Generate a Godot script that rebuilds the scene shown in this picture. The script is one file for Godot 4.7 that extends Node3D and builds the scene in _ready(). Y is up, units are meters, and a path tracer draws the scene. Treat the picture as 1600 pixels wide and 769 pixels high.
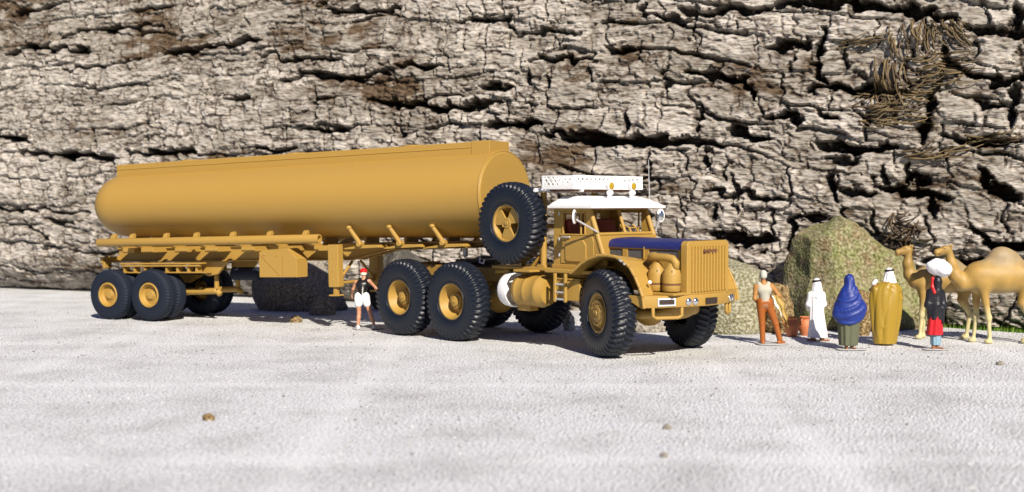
extends Node3D
# A model tanker truck on a concrete slab in front of a bark-covered log, with small painted figures.

var SUN_DIR := Vector3(-0.45, -1.0, -1.35)
var M := {}
var used := {}


# ---------------------------------------------------------------- mesh collector
class G:
	var v := PackedVector3Array()
	var n := PackedVector3Array()
	var c := PackedColorArray()
	var tint := Color(1, 1, 1)

	func tri(a: Vector3, b: Vector3, d: Vector3, na: Vector3, nb: Vector3, nd: Vector3) -> void:
		if (b - a).cross(d - a).dot(na + nb + nd) > 0.0:
			v.append(a); v.append(d); v.append(b)
			n.append(na); n.append(nd); n.append(nb)
		else:
			v.append(a); v.append(b); v.append(d)
			n.append(na); n.append(nb); n.append(nd)
		c.append(tint); c.append(tint); c.append(tint)

	func quad(a: Vector3, b: Vector3, d: Vector3, e: Vector3, nn: Vector3) -> void:
		tri(a, b, d, nn, nn, nn)
		tri(a, d, e, nn, nn, nn)

	# a box with rounded-looking chamfers
	func box(at: Vector3, size: Vector3, xf := Transform3D(), ch := 0.012) -> void:
		var h := size * 0.5
		var q: float = minf(ch, minf(h.x, minf(h.y, h.z)) * 0.6)
		var ax := [Vector3.RIGHT, Vector3.UP, Vector3.BACK]
		var hh := [h.x, h.y, h.z]
		var pt := func(s: Array, f: int) -> Vector3:
			var p := Vector3()
			for k in 3:
				p += ax[k] * (s[k] * (hh[k] - (0.0 if k == f else q)))
			return xf * (at + p)
		var b := xf.basis.orthonormalized()
		for f in 3:
			var g1 := (f + 1) % 3
			var g2 := (f + 2) % 3
			for s in [-1, 1]:
				var cs := []
				for w in [[-1, -1], [1, -1], [1, 1], [-1, 1]]:
					var sg := [0, 0, 0]
					sg[f] = s; sg[g1] = w[0]; sg[g2] = w[1]
					cs.append(pt.call(sg, f))
				quad(cs[0], cs[1], cs[2], cs[3], b * (ax[f] * s))
		for f in 3:   # edges along axis f
			var g1 := (f + 1) % 3
			var g2 := (f + 2) % 3
			for s1 in [-1, 1]:
				for s2 in [-1, 1]:
					var sa := [0, 0, 0]
					var sb := [0, 0, 0]
					sa[f] = -1; sa[g1] = s1; sa[g2] = s2
					sb[f] = 1; sb[g1] = s1; sb[g2] = s2
					var n1: Vector3 = b * (ax[g1] * s1)
					var n2: Vector3 = b * (ax[g2] * s2)
					var a0: Vector3 = pt.call(sa, g1)
					var a1: Vector3 = pt.call(sb, g1)
					var b0: Vector3 = pt.call(sa, g2)
					var b1: Vector3 = pt.call(sb, g2)
					tri(a0, a1, b1, n1, n1, n2)
					tri(a0, b1, b0, n1, n2, n2)
		for sx in [-1, 1]:
			for sy in [-1, 1]:
				for sz in [-1, 1]:
					var s := [sx, sy, sz]
					tri(pt.call(s, 0), pt.call(s, 1), pt.call(s, 2), b * (Vector3.RIGHT * sx), b * (Vector3.UP * sy), b * (Vector3.BACK * sz))

	# a profile of (radius, height) turned about the y axis of xf; the outside lies to the right of its direction of travel upwards
	func lathe(prof: Array, seg: int, xf := Transform3D(), crease := 0.75) -> void:
		var m := prof.size()
		var sn := []
		for i in m - 1:
			var t: Vector2 = prof[i + 1] - prof[i]
			sn.append(Vector2(t.y, -t.x).normalized())
		var b := xf.basis
		for i in m - 1:
			var p0: Vector2 = prof[i]
			var p1: Vector2 = prof[i + 1]
			var n0: Vector2 = sn[i]
			var n1: Vector2 = sn[i]
			if i > 0 and sn[i - 1].dot(sn[i]) > crease:
				n0 = (sn[i - 1] + sn[i]).normalized()
			if i < m - 2 and sn[i + 1].dot(sn[i]) > crease:
				n1 = (sn[i + 1] + sn[i]).normalized()
			for k in seg:
				var a := TAU * k / seg
				var e := TAU * (k + 1) / seg
				var ca := Vector3(cos(a), 0, sin(a))
				var ce := Vector3(cos(e), 0, sin(e))
				var u := Vector3.UP
				var A: Vector3 = xf * (ca * p0.x + u * p0.y)
				var B: Vector3 = xf * (ce * p0.x + u * p0.y)
				var C: Vector3 = xf * (ce * p1.x + u * p1.y)
				var D: Vector3 = xf * (ca * p1.x + u * p1.y)
				var nA: Vector3 = (b * (ca * n0.x + u * n0.y)).normalized()
				var nB: Vector3 = (b * (ce * n0.x + u * n0.y)).normalized()
				var nC: Vector3 = (b * (ce * n1.x + u * n1.y)).normalized()
				var nD: Vector3 = (b * (ca * n1.x + u * n1.y)).normalized()
				if p0.x > 1e-5:
					tri(A, B, C, nA, nB, nC)
				if p1.x > 1e-5:
					tri(A, C, D, nA, nC, nD)

	# a round bar from p to q
	func bar(p: Vector3, q: Vector3, r0: float, r1 := -1.0, seg := 12) -> void:
		if r1 < 0.0:
			r1 = r0
		var l := p.distance_to(q)
		var e: float = minf(minf(r0, r1) * 0.25, l * 0.2)
		lathe([Vector2(0, 0), Vector2(r0 - e, 0), Vector2(r0, e), Vector2(r1, l - e), Vector2(r1 - e, l), Vector2(0, l)], seg, along(p, q))

	static func along(p: Vector3, q: Vector3) -> Transform3D:
		var y := (q - p).normalized()
		var x := y.cross(Vector3(0.31, 0.2, 0.93) if absf(y.z) < 0.85 else Vector3(0.9, 0.3, 0.1)).normalized()
		return Transform3D(Basis(x, y, x.cross(y)), p)

	# a grid of points, rows of cols; smooth; wrap along rows (i) and cols (j)
	func sheet(P: PackedVector3Array, rows: int, cols: int, wi := false, wj := false, hint := Vector3.ZERO) -> void:
		var nn := PackedVector3Array()
		nn.resize(rows * cols)
		for i in rows:
			for j in cols:
				var i0 := (i - 1 + rows) % rows if wi else maxi(i - 1, 0)
				var i1 := (i + 1) % rows if wi else mini(i + 1, rows - 1)
				var j0 := (j - 1 + cols) % cols if wj else maxi(j - 1, 0)
				var j1 := (j + 1) % cols if wj else mini(j + 1, cols - 1)
				var du := P[i1 * cols + j] - P[i0 * cols + j]
				var dv := P[i * cols + j1] - P[i * cols + j0]
				if du.length_squared() < 1e-12:
					var jj := (j + cols / 2) % cols
					du = P[i1 * cols + jj] - P[i1 * cols + j] if i == 0 else P[i0 * cols + j] - P[i0 * cols + jj]
				if dv.length_squared() < 1e-12:
					var ia := i1 if i == 0 else i0
					dv = (P[ia * cols + j1] - P[ia * cols + j0])
				nn[i * cols + j] = du.cross(dv).normalized()
		var total := 0.0
		var mid := Vector3()
		for p in P:
			mid += p
		mid /= P.size()
		var ni := rows if wi else rows - 1
		var nj := cols if wj else cols - 1
		for i in ni:
			for j in nj:
				var a := i * cols + j
				var d := ((i + 1) % rows) * cols + (j + 1) % cols
				var e := ((i + 1) % rows) * cols + j
				var b := i * cols + (j + 1) % cols
				var area := (P[e] - P[a]).cross(P[b] - P[a]) + (P[d] - P[e]).cross(P[d] - P[b])
				total += area.dot(hint if hint != Vector3.ZERO else P[a] - mid)
		var s := -1.0 if total < 0.0 else 1.0
		for k in nn.size():
			nn[k] *= s
		for i in ni:
			for j in nj:
				var a := i * cols + j
				var d := ((i + 1) % rows) * cols + (j + 1) % cols
				var e := ((i + 1) % rows) * cols + j
				var b := i * cols + (j + 1) % cols
				tri(P[a], P[b], P[d], nn[a], nn[b], nn[d])
				tri(P[a], P[d], P[e], nn[a], nn[d], nn[e])

	# a bent round tube through points
	func tube(pts: Array, r: float, seg := 8, closed := false, r_end := -1.0) -> void:
		var P := PackedVector3Array()
		var m := pts.size()
		var last_x := Vector3.ZERO
		for i in m:
			var a: Vector3 = pts[(i - 1 + m) % m] if closed else pts[maxi(i - 1, 0)]
			var b: Vector3 = pts[(i + 1) % m] if closed else pts[mini(i + 1, m - 1)]
			var y := (b - a).normalized()
			var x := y.cross(Vector3(0.2, 0.9, 0.3)).normalized() if last_x == Vector3.ZERO else (last_x - y * last_x.dot(y)).normalized()
			last_x = x
			var z := x.cross(y)
			var rr := r if r_end < 0.0 else lerpf(r, r_end, float(i) / (m - 1))
			for k in seg:
				var t := TAU * k / seg
				P.append(pts[i] + (x * cos(t) + z * sin(t)) * rr)
		if not closed:   # round ends
			var Q := PackedVector3Array()
			for k in seg:
				Q.append(pts[0])
			Q.append_array(P)
			for k in seg:
				Q.append(pts[m - 1])
			sheet(Q, m + 2, seg, false, true)
		else:
			sheet(P, m, seg, true, true)

	# an outline in the xy plane of xf, extruded from -d/2 to d/2 along its z
	func prism(pts: PackedVector2Array, d: float, xf := Transform3D(), ch := 0.0) -> void:
		if Geometry2D.is_polygon_clockwise(pts):
			pts = pts.duplicate()
			pts.reverse()
		var inner := pts
		if ch > 0.0:
			var off := Geometry2D.offset_polygon(pts, -ch, Geometry2D.JOIN_MITER)
			if off.size() == 1 and off[0].size() == pts.size():
				var o: PackedVector2Array = off[0]
				if Geometry2D.is_polygon_clockwise(o):
					o.reverse()
				var best := 0
				for k in o.size():
					if o[k].distance_to(pts[0]) < o[best].distance_to(pts[0]):
						best = k
				inner = PackedVector2Array()
				for k in o.size():
					inner.append(o[(k + best) % o.size()])
			else:
				ch = 0.0
		var idx := Geometry2D.triangulate_polygon(inner)
		var b := xf.basis
		for s in [-1.0, 1.0]:
			var z: float = s * d * 0.5
			var nn: Vector3 = (b * Vector3(0, 0, s)).normalized()
			for k in range(0, idx.size(), 3):
				var t := []
				for w in 3:
					var p: Vector2 = inner[idx[k + w]]
					t.append(xf * Vector3(p.x, p.y, z))
				tri(t[0], t[1], t[2], nn, nn, nn)
			if ch > 0.0:
				for k in pts.size():
					var k2 := (k + 1) % pts.size()
					var e := pts[k2] - pts[k]
					var ne: Vector3 = (b * Vector3(e.y, -e.x, 0)).normalized()
					var za: float = s * (d * 0.5 - ch)
					var A: Vector3 = xf * Vector3(pts[k].x, pts[k].y, za)
					var B: Vector3 = xf * Vector3(pts[k2].x, pts[k2].y, za)
					var C: Vector3 = xf * Vector3(inner[k2].x, inner[k2].y, z)
					var D: Vector3 = xf * Vector3(inner[k].x, inner[k].y, z)
					tri(A, B, C, ne, ne, nn)
					tri(A, C, D, ne, nn, nn)
		var zz := d * 0.5 - ch
		for k in pts.size():
			var k2 := (k + 1) % pts.size()
			var e := pts[k2] - pts[k]
			var ne: Vector3 = (b * Vector3(e.y, -e.x, 0)).normalized()
			quad(xf * Vector3(pts[k].x, pts[k].y, -zz), xf * Vector3(pts[k2].x, pts[k2].y, -zz), xf * Vector3(pts[k2].x, pts[k2].y, zz), xf * Vector3(pts[k].x, pts[k].y, zz), ne)

	func ball(at: Vector3, r: Vector3, seg := 16, rows := 10, basis := Basis()) -> void:
		var P := PackedVector3Array()
		for i in rows + 1:
			var t := PI * i / rows
			for j in seg:
				var f := TAU * j / seg
				P.append(at + basis * (Vector3(sin(t) * cos(f), cos(t), sin(t) * sin(f)) * r))
		sheet(P, rows + 1, seg, false, true)

	func mesh(mat: Material = null, colors := false) -> ArrayMesh:
		var a := []
		a.resize(Mesh.ARRAY_MAX)
		a[Mesh.ARRAY_VERTEX] = v
		a[Mesh.ARRAY_NORMAL] = n
		if colors:
			a[Mesh.ARRAY_COLOR] = c
		var m := ArrayMesh.new()
		m.add_surface_from_arrays(Mesh.PRIMITIVE_TRIANGLES, a)
		if mat:
			m.surface_set_material(0, mat)
		return m


# ---------------------------------------------------------------- smooth blended bodies
class Blob:
	var cell := 0.016
	var k := 0.03
	var prims := []
	var noise: FastNoiseLite
	var rough := 0.0
	var facet := 0.0
	var cuts := 0
	var cut_seed := 0
	var planes := []

	func cap(a: Vector3, b: Vector3, ra: float, rb: float, blend := -1.0) -> void:
		prims.append({"a": a, "b": b, "ra": ra, "rb": rb, "k": blend if blend >= 0.0 else k})

	func ell(at: Vector3, r: Vector3, basis := Basis(), blend := -1.0) -> void:
		prims.append({"e": at, "r": r, "inv": basis.inverse(), "bs": basis, "k": blend if blend >= 0.0 else k})

	# a cloth cone: elliptical sections between two heights, with folds
	func skirt(a: Vector3, b: Vector3, ra: Vector2, rb: Vector2, folds := 0.0, count := 9.0, twist := 0.0, blend := -1.0, phase := 0.0) -> void:
		prims.append({"s": a, "t": b, "ra": ra, "rb": rb, "f": folds, "c": count, "w": twist, "ph": phase, "k": blend if blend >= 0.0 else k})

	# a draped garment: keys of [height, centre x, centre z, half width, half depth], with hanging or wrapped folds
	func drape(keys: Array, folds: float, count: float, twist: float, blend := -1.0, phase := 0.0) -> void:
		prims.append({"keys": keys, "f": folds, "c": count, "t": twist, "ph": phase, "k": blend if blend >= 0.0 else k})

	func build(g: G, color = null) -> void:
		var lo := Vector3(1e9, 1e9, 1e9)
		var hi := -lo
		var boxes := []
		var pad := cell * 3.0 + rough
		for p in prims:
			var l: Vector3
			var h: Vector3
			if p.has("a"):
				var r := Vector3.ONE * maxf(p.ra, p.rb)
				l = p.a.min(p.b) - r
				h = p.a.max(p.b) + r
			elif p.has("e"):
				var bs: Basis = p.bs
				var r := Vector3()
				for i in 3:
					r += (bs[i] * p.r[i]).abs()
				l = p.e - r
				h = p.e + r
			elif p.has("keys"):
				l = Vector3(1e9, p.keys[0][0], 1e9)
				h = Vector3(-1e9, p.keys[p.keys.size() - 1][0], -1e9)
				for q2 in p.keys:
					l = l.min(Vector3(q2[1] - q2[3] - p.f, l.y, q2[2] - q2[4] - p.f))
					h = h.max(Vector3(q2[1] + q2[3] + p.f, h.y, q2[2] + q2[4] + p.f))
			else:
				var r := Vector3(maxf(p.ra.x, p.rb.x) + p.f, 0.0, maxf(p.ra.y, p.rb.y) + p.f)
				l = p.s.min(p.t) - r
				h = p.s.max(p.t) + r
			var q: Vector3 = Vector3.ONE * (pad + p.k * 0.5)
			boxes.append([l - q, h + q])
			lo = lo.min(l - q)
			hi = hi.max(h + q)
		lo -= Vector3.ONE * cell
		var nx := int((hi.x - lo.x) / cell) + 3
		var ny := int((hi.y - lo.y) / cell) + 3
		var nz := int((hi.z - lo.z) / cell) + 3
		var f := PackedFloat32Array()
		f.resize(nx * ny * nz)
		f.fill(1e3)
		var cand := PackedByteArray()
		cand.resize(f.size())
		var near := cell * 2.2
		for w in prims.size():
			var p: Dictionary = prims[w]
			var l: Vector3 = (boxes[w][0] - lo) / cell
			var h: Vector3 = (boxes[w][1] - lo) / cell
			var kk: float = maxf(p.k, 1e-4)
			var kind := 0 if p.has("a") else 1 if p.has("e") else 3 if p.has("keys") else 2
			for z in range(maxi(int(l.z), 0), mini(int(h.z) + 1, nz)):
				for y in range(maxi(int(l.y), 0), mini(int(h.y) + 1, ny)):
					var row := (z * ny + y) * nx
					var kc := Vector2.ZERO
					var kr := Vector2.ONE
					var cap_d := 0.0
					if kind == 3:
						var yy: float = lo.y + y * cell
						var keys: Array = p.keys
						var m := keys.size()
						cap_d = maxf(keys[0][0] - yy, yy - keys[m - 1][0])
						yy = clampf(yy, keys[0][0], keys[m - 1][0])
						var s := 0
						while s < m - 2 and yy > keys[s + 1][0]:
							s += 1
						var ka: Array = keys[s]
						var kb: Array = keys[s + 1]
						var pa: Array = keys[maxi(s - 1, 0)]
						var pb: Array = keys[mini(s + 2, m - 1)]
						var tt: float = (yy - ka[0]) / (kb[0] - ka[0])
						kc = Vector2(cubic_interpolate(ka[1], kb[1], pa[1], pb[1], tt), cubic_interpolate(ka[2], kb[2], pa[2], pb[2], tt))
						kr = Vector2(maxf(0.01, cubic_interpolate(ka[3], kb[3], pa[3], pb[3], tt)), maxf(0.01, cubic_interpolate(ka[4], kb[4], pa[4], pb[4], tt)))
					for x in range(maxi(int(l.x), 0), mini(int(h.x) + 1, nx)):
						var q := lo + Vector3(x, y, z) * cell
						var d: float
						if kind == 0:
							var ba: Vector3 = p.b - p.a
							var t: float = clampf((q - p.a).dot(ba) / maxf(ba.length_squared(), 1e-9), 0.0, 1.0)
							d = q.distance_to(p.a + ba * t) - lerpf(p.ra, p.rb, t)
						elif kind == 1:
							var e: Vector3 = p.inv * (q - p.e)
							var k0: float = (e / p.r).length()
							var k1: float = (e / (p.r * p.r)).length()
							d = k0 * (k0 - 1.0) / maxf(k1, 1e-6)
						elif kind == 3:
							var dx := q.x - kc.x
							var dz := q.z - kc.y
							d = (sqrt(dx * dx / (kr.x * kr.x) + dz * dz / (kr.y * kr.y)) - 1.0) * minf(kr.x, kr.y)
							var an := atan2(dz / kr.y, dx / kr.x)
							var wv: float = absf(sin(0.5 * (an * p.c + p.t * q.y + p.ph + 0.8 * sin(q.y * 3.1 + an * 2.0))))
							var wu: float = absf(sin(0.5 * (an * (p.c + 3.0) - p.t * 0.6 * q.y + 2.1)))
							d += p.f * (0.75 - 0.9 * sqrt(wv) - 0.45 * wu)
							d = maxf(d, cap_d)
						else:
							var hh: float = p.t.y - p.s.y
							var t: float = clampf((q.y - p.s.y) / hh, 0.0, 1.0)
							var m: Vector3 = p.s.lerp(p.t, t)
							var r: Vector2 = p.ra.lerp(p.rb, t)
							var dx := q.x - m.x
							var dz := q.z - m.z
							var k0 := sqrt(dx * dx / (r.x * r.x) + dz * dz / (r.y * r.y))
							d = (k0 - 1.0) * minf(r.x, r.y)
							if p.f > 0.0:
								var an := atan2(dz / r.y, dx / r.x)
								d -= p.f * (0.6 * sin(an * p.c + p.w * q.y + p.ph) + 0.4 * sin(an * (p.c * 0.5 + 1.0) - p.w * 0.7 * q.y + 1.7))
							var out: float = maxf(p.s.y - q.y, q.y - p.t.y) if hh > 0.0 else maxf(p.t.y - q.y, q.y - p.s.y)
							d = maxf(d, out)
						var i := row + x
						var o := f[i]
						var g2 := maxf(kk - absf(o - d), 0.0) / kk
						var r2 := minf(o, d) - g2 * g2 * kk * 0.25
						f[i] = r2
						if absf(r2) < near + rough:
							cand[i] = 1
		if cuts > 0 or planes.size() > 0:   # broken faces
			var rng := RandomNumberGenerator.new()
			rng.seed = cut_seed * 7 + 1
			var mid: Vector3 = prims[0].e
			var rad: Vector3 = prims[0].r
			for c in cuts:
				var nn := Vector3(rng.randf_range(-1, 1), rng.randf_range(-0.25, 1), rng.randf_range(-0.5, 1)).normalized()
				planes.append(Plane(nn, nn.dot(mid) + (nn * rad).length() * rng.randf_range(0.72, 0.95)))
			for i in f.size():
				if f[i] < near + rough:
					var q := lo + Vector3(i % nx, (i / nx) % ny, i / (nx * ny)) * cell
					var o := f[i]
					for pl in planes:
						o = maxf(o, pl.distance_to(q))
					f[i] = o
					if absf(o) < near + rough:
						cand[i] = 1
		if noise:
			for i in f.size():
				if cand[i]:
					f[i] += rough * noise.get_noise_3dv(lo + Vector3(i % nx, (i / nx) % ny, i / (nx * ny)) * cell)
		# surface nets
		var sx := 1
		var sy := nx
		var sz := nx * ny
		var corner := [0, sx, sy, sx + sy, sz, sx + sz, sy + sz, sx + sy + sz]
		var off := [Vector3(0, 0, 0), Vector3(1, 0, 0), Vector3(0, 1, 0), Vector3(1, 1, 0), Vector3(0, 0, 1), Vector3(1, 0, 1), Vector3(0, 1, 1), Vector3(1, 1, 1)]
		var edges := [0, 1, 2, 3, 4, 5, 6, 7, 0, 2, 1, 3, 4, 6, 5, 7, 0, 4, 1, 5, 2, 6, 3, 7]
		var vid := {}
		var pos := PackedVector3Array()
		var act := PackedInt32Array()
		for z in nz - 1:
			for y in ny - 1:
				for x in nx - 1:
					var i := (z * ny + y) * nx + x
					if not (cand[i] or cand[i + 1 + sy + sz]):
						continue
					var inside := 0
					for q in 8:
						if f[i + corner[q]] < 0.0:
							inside += 1
					if inside == 0 or inside == 8:
						continue
					var s := Vector3()
					var cnt := 0
					for e in range(0, 24, 2):
						var a: int = edges[e]
						var b: int = edges[e + 1]
						var fa: float = f[i + corner[a]]
						var fb: float = f[i + corner[b]]
						if (fa < 0.0) != (fb < 0.0):
							s += off[a].lerp(off[b], fa / (fa - fb))
							cnt += 1
					vid[i] = pos.size()
					act.append(i)
					pos.append(lo + (Vector3(x, y, z) + s / cnt) * cell)
		var nor := PackedVector3Array()
		nor.resize(pos.size())
		var quads := PackedInt32Array()
		for i in act:
			for ax in 3:
				var st: int = [sx, sy, sz][ax]
				var s1: int = [sy, sz, sx][ax]
				var s2: int = [sz, sx, sy][ax]
				var a := f[i]
				var b := f[i + st]
				if (a < 0.0) == (b < 0.0):
					continue
				if not (vid.has(i - s1) and vid.has(i - s2) and vid.has(i - s1 - s2)):
					continue
				var q := [vid[i], vid[i - s1], vid[i - s1 - s2], vid[i - s2]]
				var nn := (pos[q[2]] - pos[q[0]]).cross(pos[q[3]] - pos[q[1]])
				var want := Vector3([1, 0, 0][ax], [0, 1, 0][ax], [0, 0, 1][ax]) * (1.0 if a < 0.0 else -1.0)
				if nn.dot(want) < 0.0:
					nn = -nn
				for w in 4:
					nor[q[w]] += nn
					quads.append(q[w])
		for i in nor.size():
			nor[i] = nor[i].normalized()
		for i in range(0, quads.size(), 4):
			var a := quads[i]
			var b := quads[i + 1]
			var d := quads[i + 2]
			var e := quads[i + 3]
			if facet > 0.0:
				var fn := (pos[d] - pos[a]).cross(pos[e] - pos[b]).normalized()
				if fn.dot(nor[a]) < 0.0:
					fn = -fn
				g.tri(pos[a], pos[b], pos[d], nor[a].lerp(fn, facet).normalized(), nor[b].lerp(fn, facet).normalized(), nor[d].lerp(fn, facet).normalized())
				g.tri(pos[a], pos[d], pos[e], nor[a].lerp(fn, facet).normalized(), nor[d].lerp(fn, facet).normalized(), nor[e].lerp(fn, facet).normalized())
			else:
				g.tri(pos[a], pos[b], pos[d], nor[a], nor[b], nor[d])
				g.tri(pos[a], pos[d], pos[e], nor[a], nor[d], nor[e])
			if color != null:
				var m := g.c.size()
				for w in 6:
					g.c[m - 6 + w] = color.call(g.v[m - 6 + w], g.n[m - 6 + w])


# ---------------------------------------------------------------- nodes
func numbered(called: String) -> String:
	if not used.has(called):
		used[called] = 0
		return called
	used[called] += 1
	return "%s_%03d" % [called, used[called]]


func part(called: String, g: G, mat: Material, parent: Node3D, colors := false) -> MeshInstance3D:
	return put(called, g.mesh(mat, colors), parent)


func put(called: String, m: Mesh, parent: Node3D) -> MeshInstance3D:
	var o := MeshInstance3D.new()
	o.name = called
	o.mesh = m
	if parent == self:
		o.name = numbered(called)
	elif parent.has_node(called):
		var k := 1
		while parent.has_node("%s_%03d" % [called, k]):
			k += 1
		o.name = "%s_%03d" % [called, k]
	parent.add_child(o, true)
	return o


func thing(called: String, label: String, category: String, at := Vector3.ZERO, group := "") -> Node3D:
	var o := Node3D.new()
	o.name = numbered(called)
	add_child(o, true)
	o.position = at
	tag(o, label, category, group)
	return o


func tag(o: Node, label: String, category: String, group := "") -> void:
	o.set_meta("label", label)
	o.set_meta("category", category)
	if group:
		o.set_meta("group", group)


func lin(r: float, g: float, b: float, a := 1.0) -> Color:
	return Color(r, g, b, a).linear_to_srgb()


func fast(seed_: int, freq: float, octaves := 3, type := FastNoiseLite.TYPE_SIMPLEX_SMOOTH) -> FastNoiseLite:
	var n := FastNoiseLite.new()
	n.seed = seed_
	n.frequency = freq
	n.noise_type = type
	n.fractal_octaves = octaves
	n.fractal_type = FastNoiseLite.FRACTAL_FBM if octaves > 1 else FastNoiseLite.FRACTAL_NONE
	return n


func noise_tex(n: FastNoiseLite, size := 512, ramp: Gradient = null) -> NoiseTexture2D:
	var t := NoiseTexture2D.new()
	t.width = size
	t.height = size
	t.seamless = true
	t.seamless_blend_skirt = 0.2
	t.noise = n
	t.generate_mipmaps = false
	if ramp:
		t.color_ramp = ramp
	return t


func ramp(stops: Array) -> Gradient:
	var g := Gradient.new()
	var o := PackedFloat32Array()
	var c := PackedColorArray()
	for s in stops:
		o.append(s[0])
		c.append(s[1])
	g.offsets = o
	g.colors = c
	return g


# a plain material; grain = depth of a fine relief in cm, size = metres per repeat
func mat(color: Color, rough := 0.6, grain := 0.0, size := 1.0, spec := 0.5, metal := 0.0) -> StandardMaterial3D:
	var m := StandardMaterial3D.new()
	m.albedo_color = color
	m.roughness = rough
	m.metallic = metal
	m.metallic_specular = spec
	m.uv1_triplanar = true
	m.uv1_scale = Vector3.ONE / size
	if grain > 0.0:
		m.heightmap_enabled = true
		m.heightmap_texture = M.grain
		m.heightmap_scale = grain
	return m


# ---------------------------------------------------------------- the bark-covered log
const BU := 0.039
const BV := 0.039
const NU := 1182
const NV := 322
const U0 := -4.6
var log_at := Vector3(-20.0, 0.0, -50.0)
var log_u := Vector3(0.9127, 0.0, 0.4085)
var log_n := Vector3(-0.4085, 0.0, 0.9127)
var bh := PackedFloat32Array()     # relief of the bark
var carved := PackedFloat32Array() # how deep the long fissures cut


func hash2(a: int, b: int) -> float:
	var h := (a * 374761393 + b * 668265263) & 0x7fffffff
	h = ((h ^ (h >> 13)) * 1274126177) & 0x7fffffff
	return float((h ^ (h >> 16)) & 0xffff) / 65535.0


func log_bulge(u: float, v: float) -> float:
	var edge := lerpf(0.5, 0.12, smoothstep(0.0, 34.0, u))
	var w := 0.75 * (1.0 - pow((v - 4.6) / 6.5, 2.0))
	if v < edge + 0.9:
		var t := clampf((edge + 0.9 - v) / 0.9, 0.0, 2.0)
		w -= lerpf(0.45, 0.16, smoothstep(10.0, 32.0, u)) * t * t
	return w


func log_point(u: float, v: float, h: float) -> Vector3:
	return log_at + log_u * u + Vector3(0, v, 0) + log_n * (log_bulge(u, v) + h)


var ragged: FastNoiseLite


# a long fissure: ragged, of uneven width, closing at its ends; sharp above, ragged below
func crack(width: float, p: Array) -> void:
	if ragged == null:
		ragged = fast(44, 1.0, 4)
	var total := 0.0
	for k in range(0, p.size() - 2, 2):
		total += Vector2(p[k + 2] - p[k], p[k + 3] - p[k + 1]).length()
	var done := 0.0
	for k in range(0, p.size() - 2, 2):
		var a := Vector2(p[k], p[k + 1])
		var b := Vector2(p[k + 2], p[k + 3])
		var reach := width + 0.35
		var i0 := maxi(int((minf(a.x, b.x) - reach - U0) / BU), 0)
		var i1 := mini(int((maxf(a.x, b.x) + reach - U0) / BU) + 1, NU - 1)
		var j0 := maxi(int((minf(a.y, b.y) - reach) / BV), 0)
		var j1 := mini(int((maxf(a.y, b.y) + reach) / BV) + 1, NV - 1)
		var ab := b - a
		var l := ab.length()
		var across := Vector2(-ab.y, ab.x) / l
		if across.y < 0.0:
			across = -across
		for j in range(j0, j1 + 1):
			for i in range(i0, i1 + 1):
				var q := Vector2(U0 + i * BU, j * BV)
				q += Vector2(ragged.get_noise_2d(q.x * 1.1, q.y * 1.6), ragged.get_noise_2d(q.x * 1.1 + 50.0, q.y * 1.6)) * 0.26
				var t := clampf((q - a).dot(ab) / (l * l), 0.0, 1.0)
				var off := q - (a + ab * t)
				var along := (done + t * l) / total
				var taper := sqrt(clampf(4.0 * along * (1.0 - along), 0.0, 1.0))
				var w := width * 0.56 * taper * (0.75 + 1.1 * ragged.get_noise_1d((done + t * l) * 1.7 + a.y * 13.0)) + 0.012
				var side := off.dot(across)
				var d := off.length()
				var s := 1.0 - smoothstep(w * 0.8, w + (0.03 if side > 0.0 else 0.09), d)
				var n := j * NU + i
				carved[n] = maxf(carved[n], s * (0.3 + 0.7 * minf(1.0, width / 0.2)) * (0.35 + 0.65 * taper))
		done += l


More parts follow.
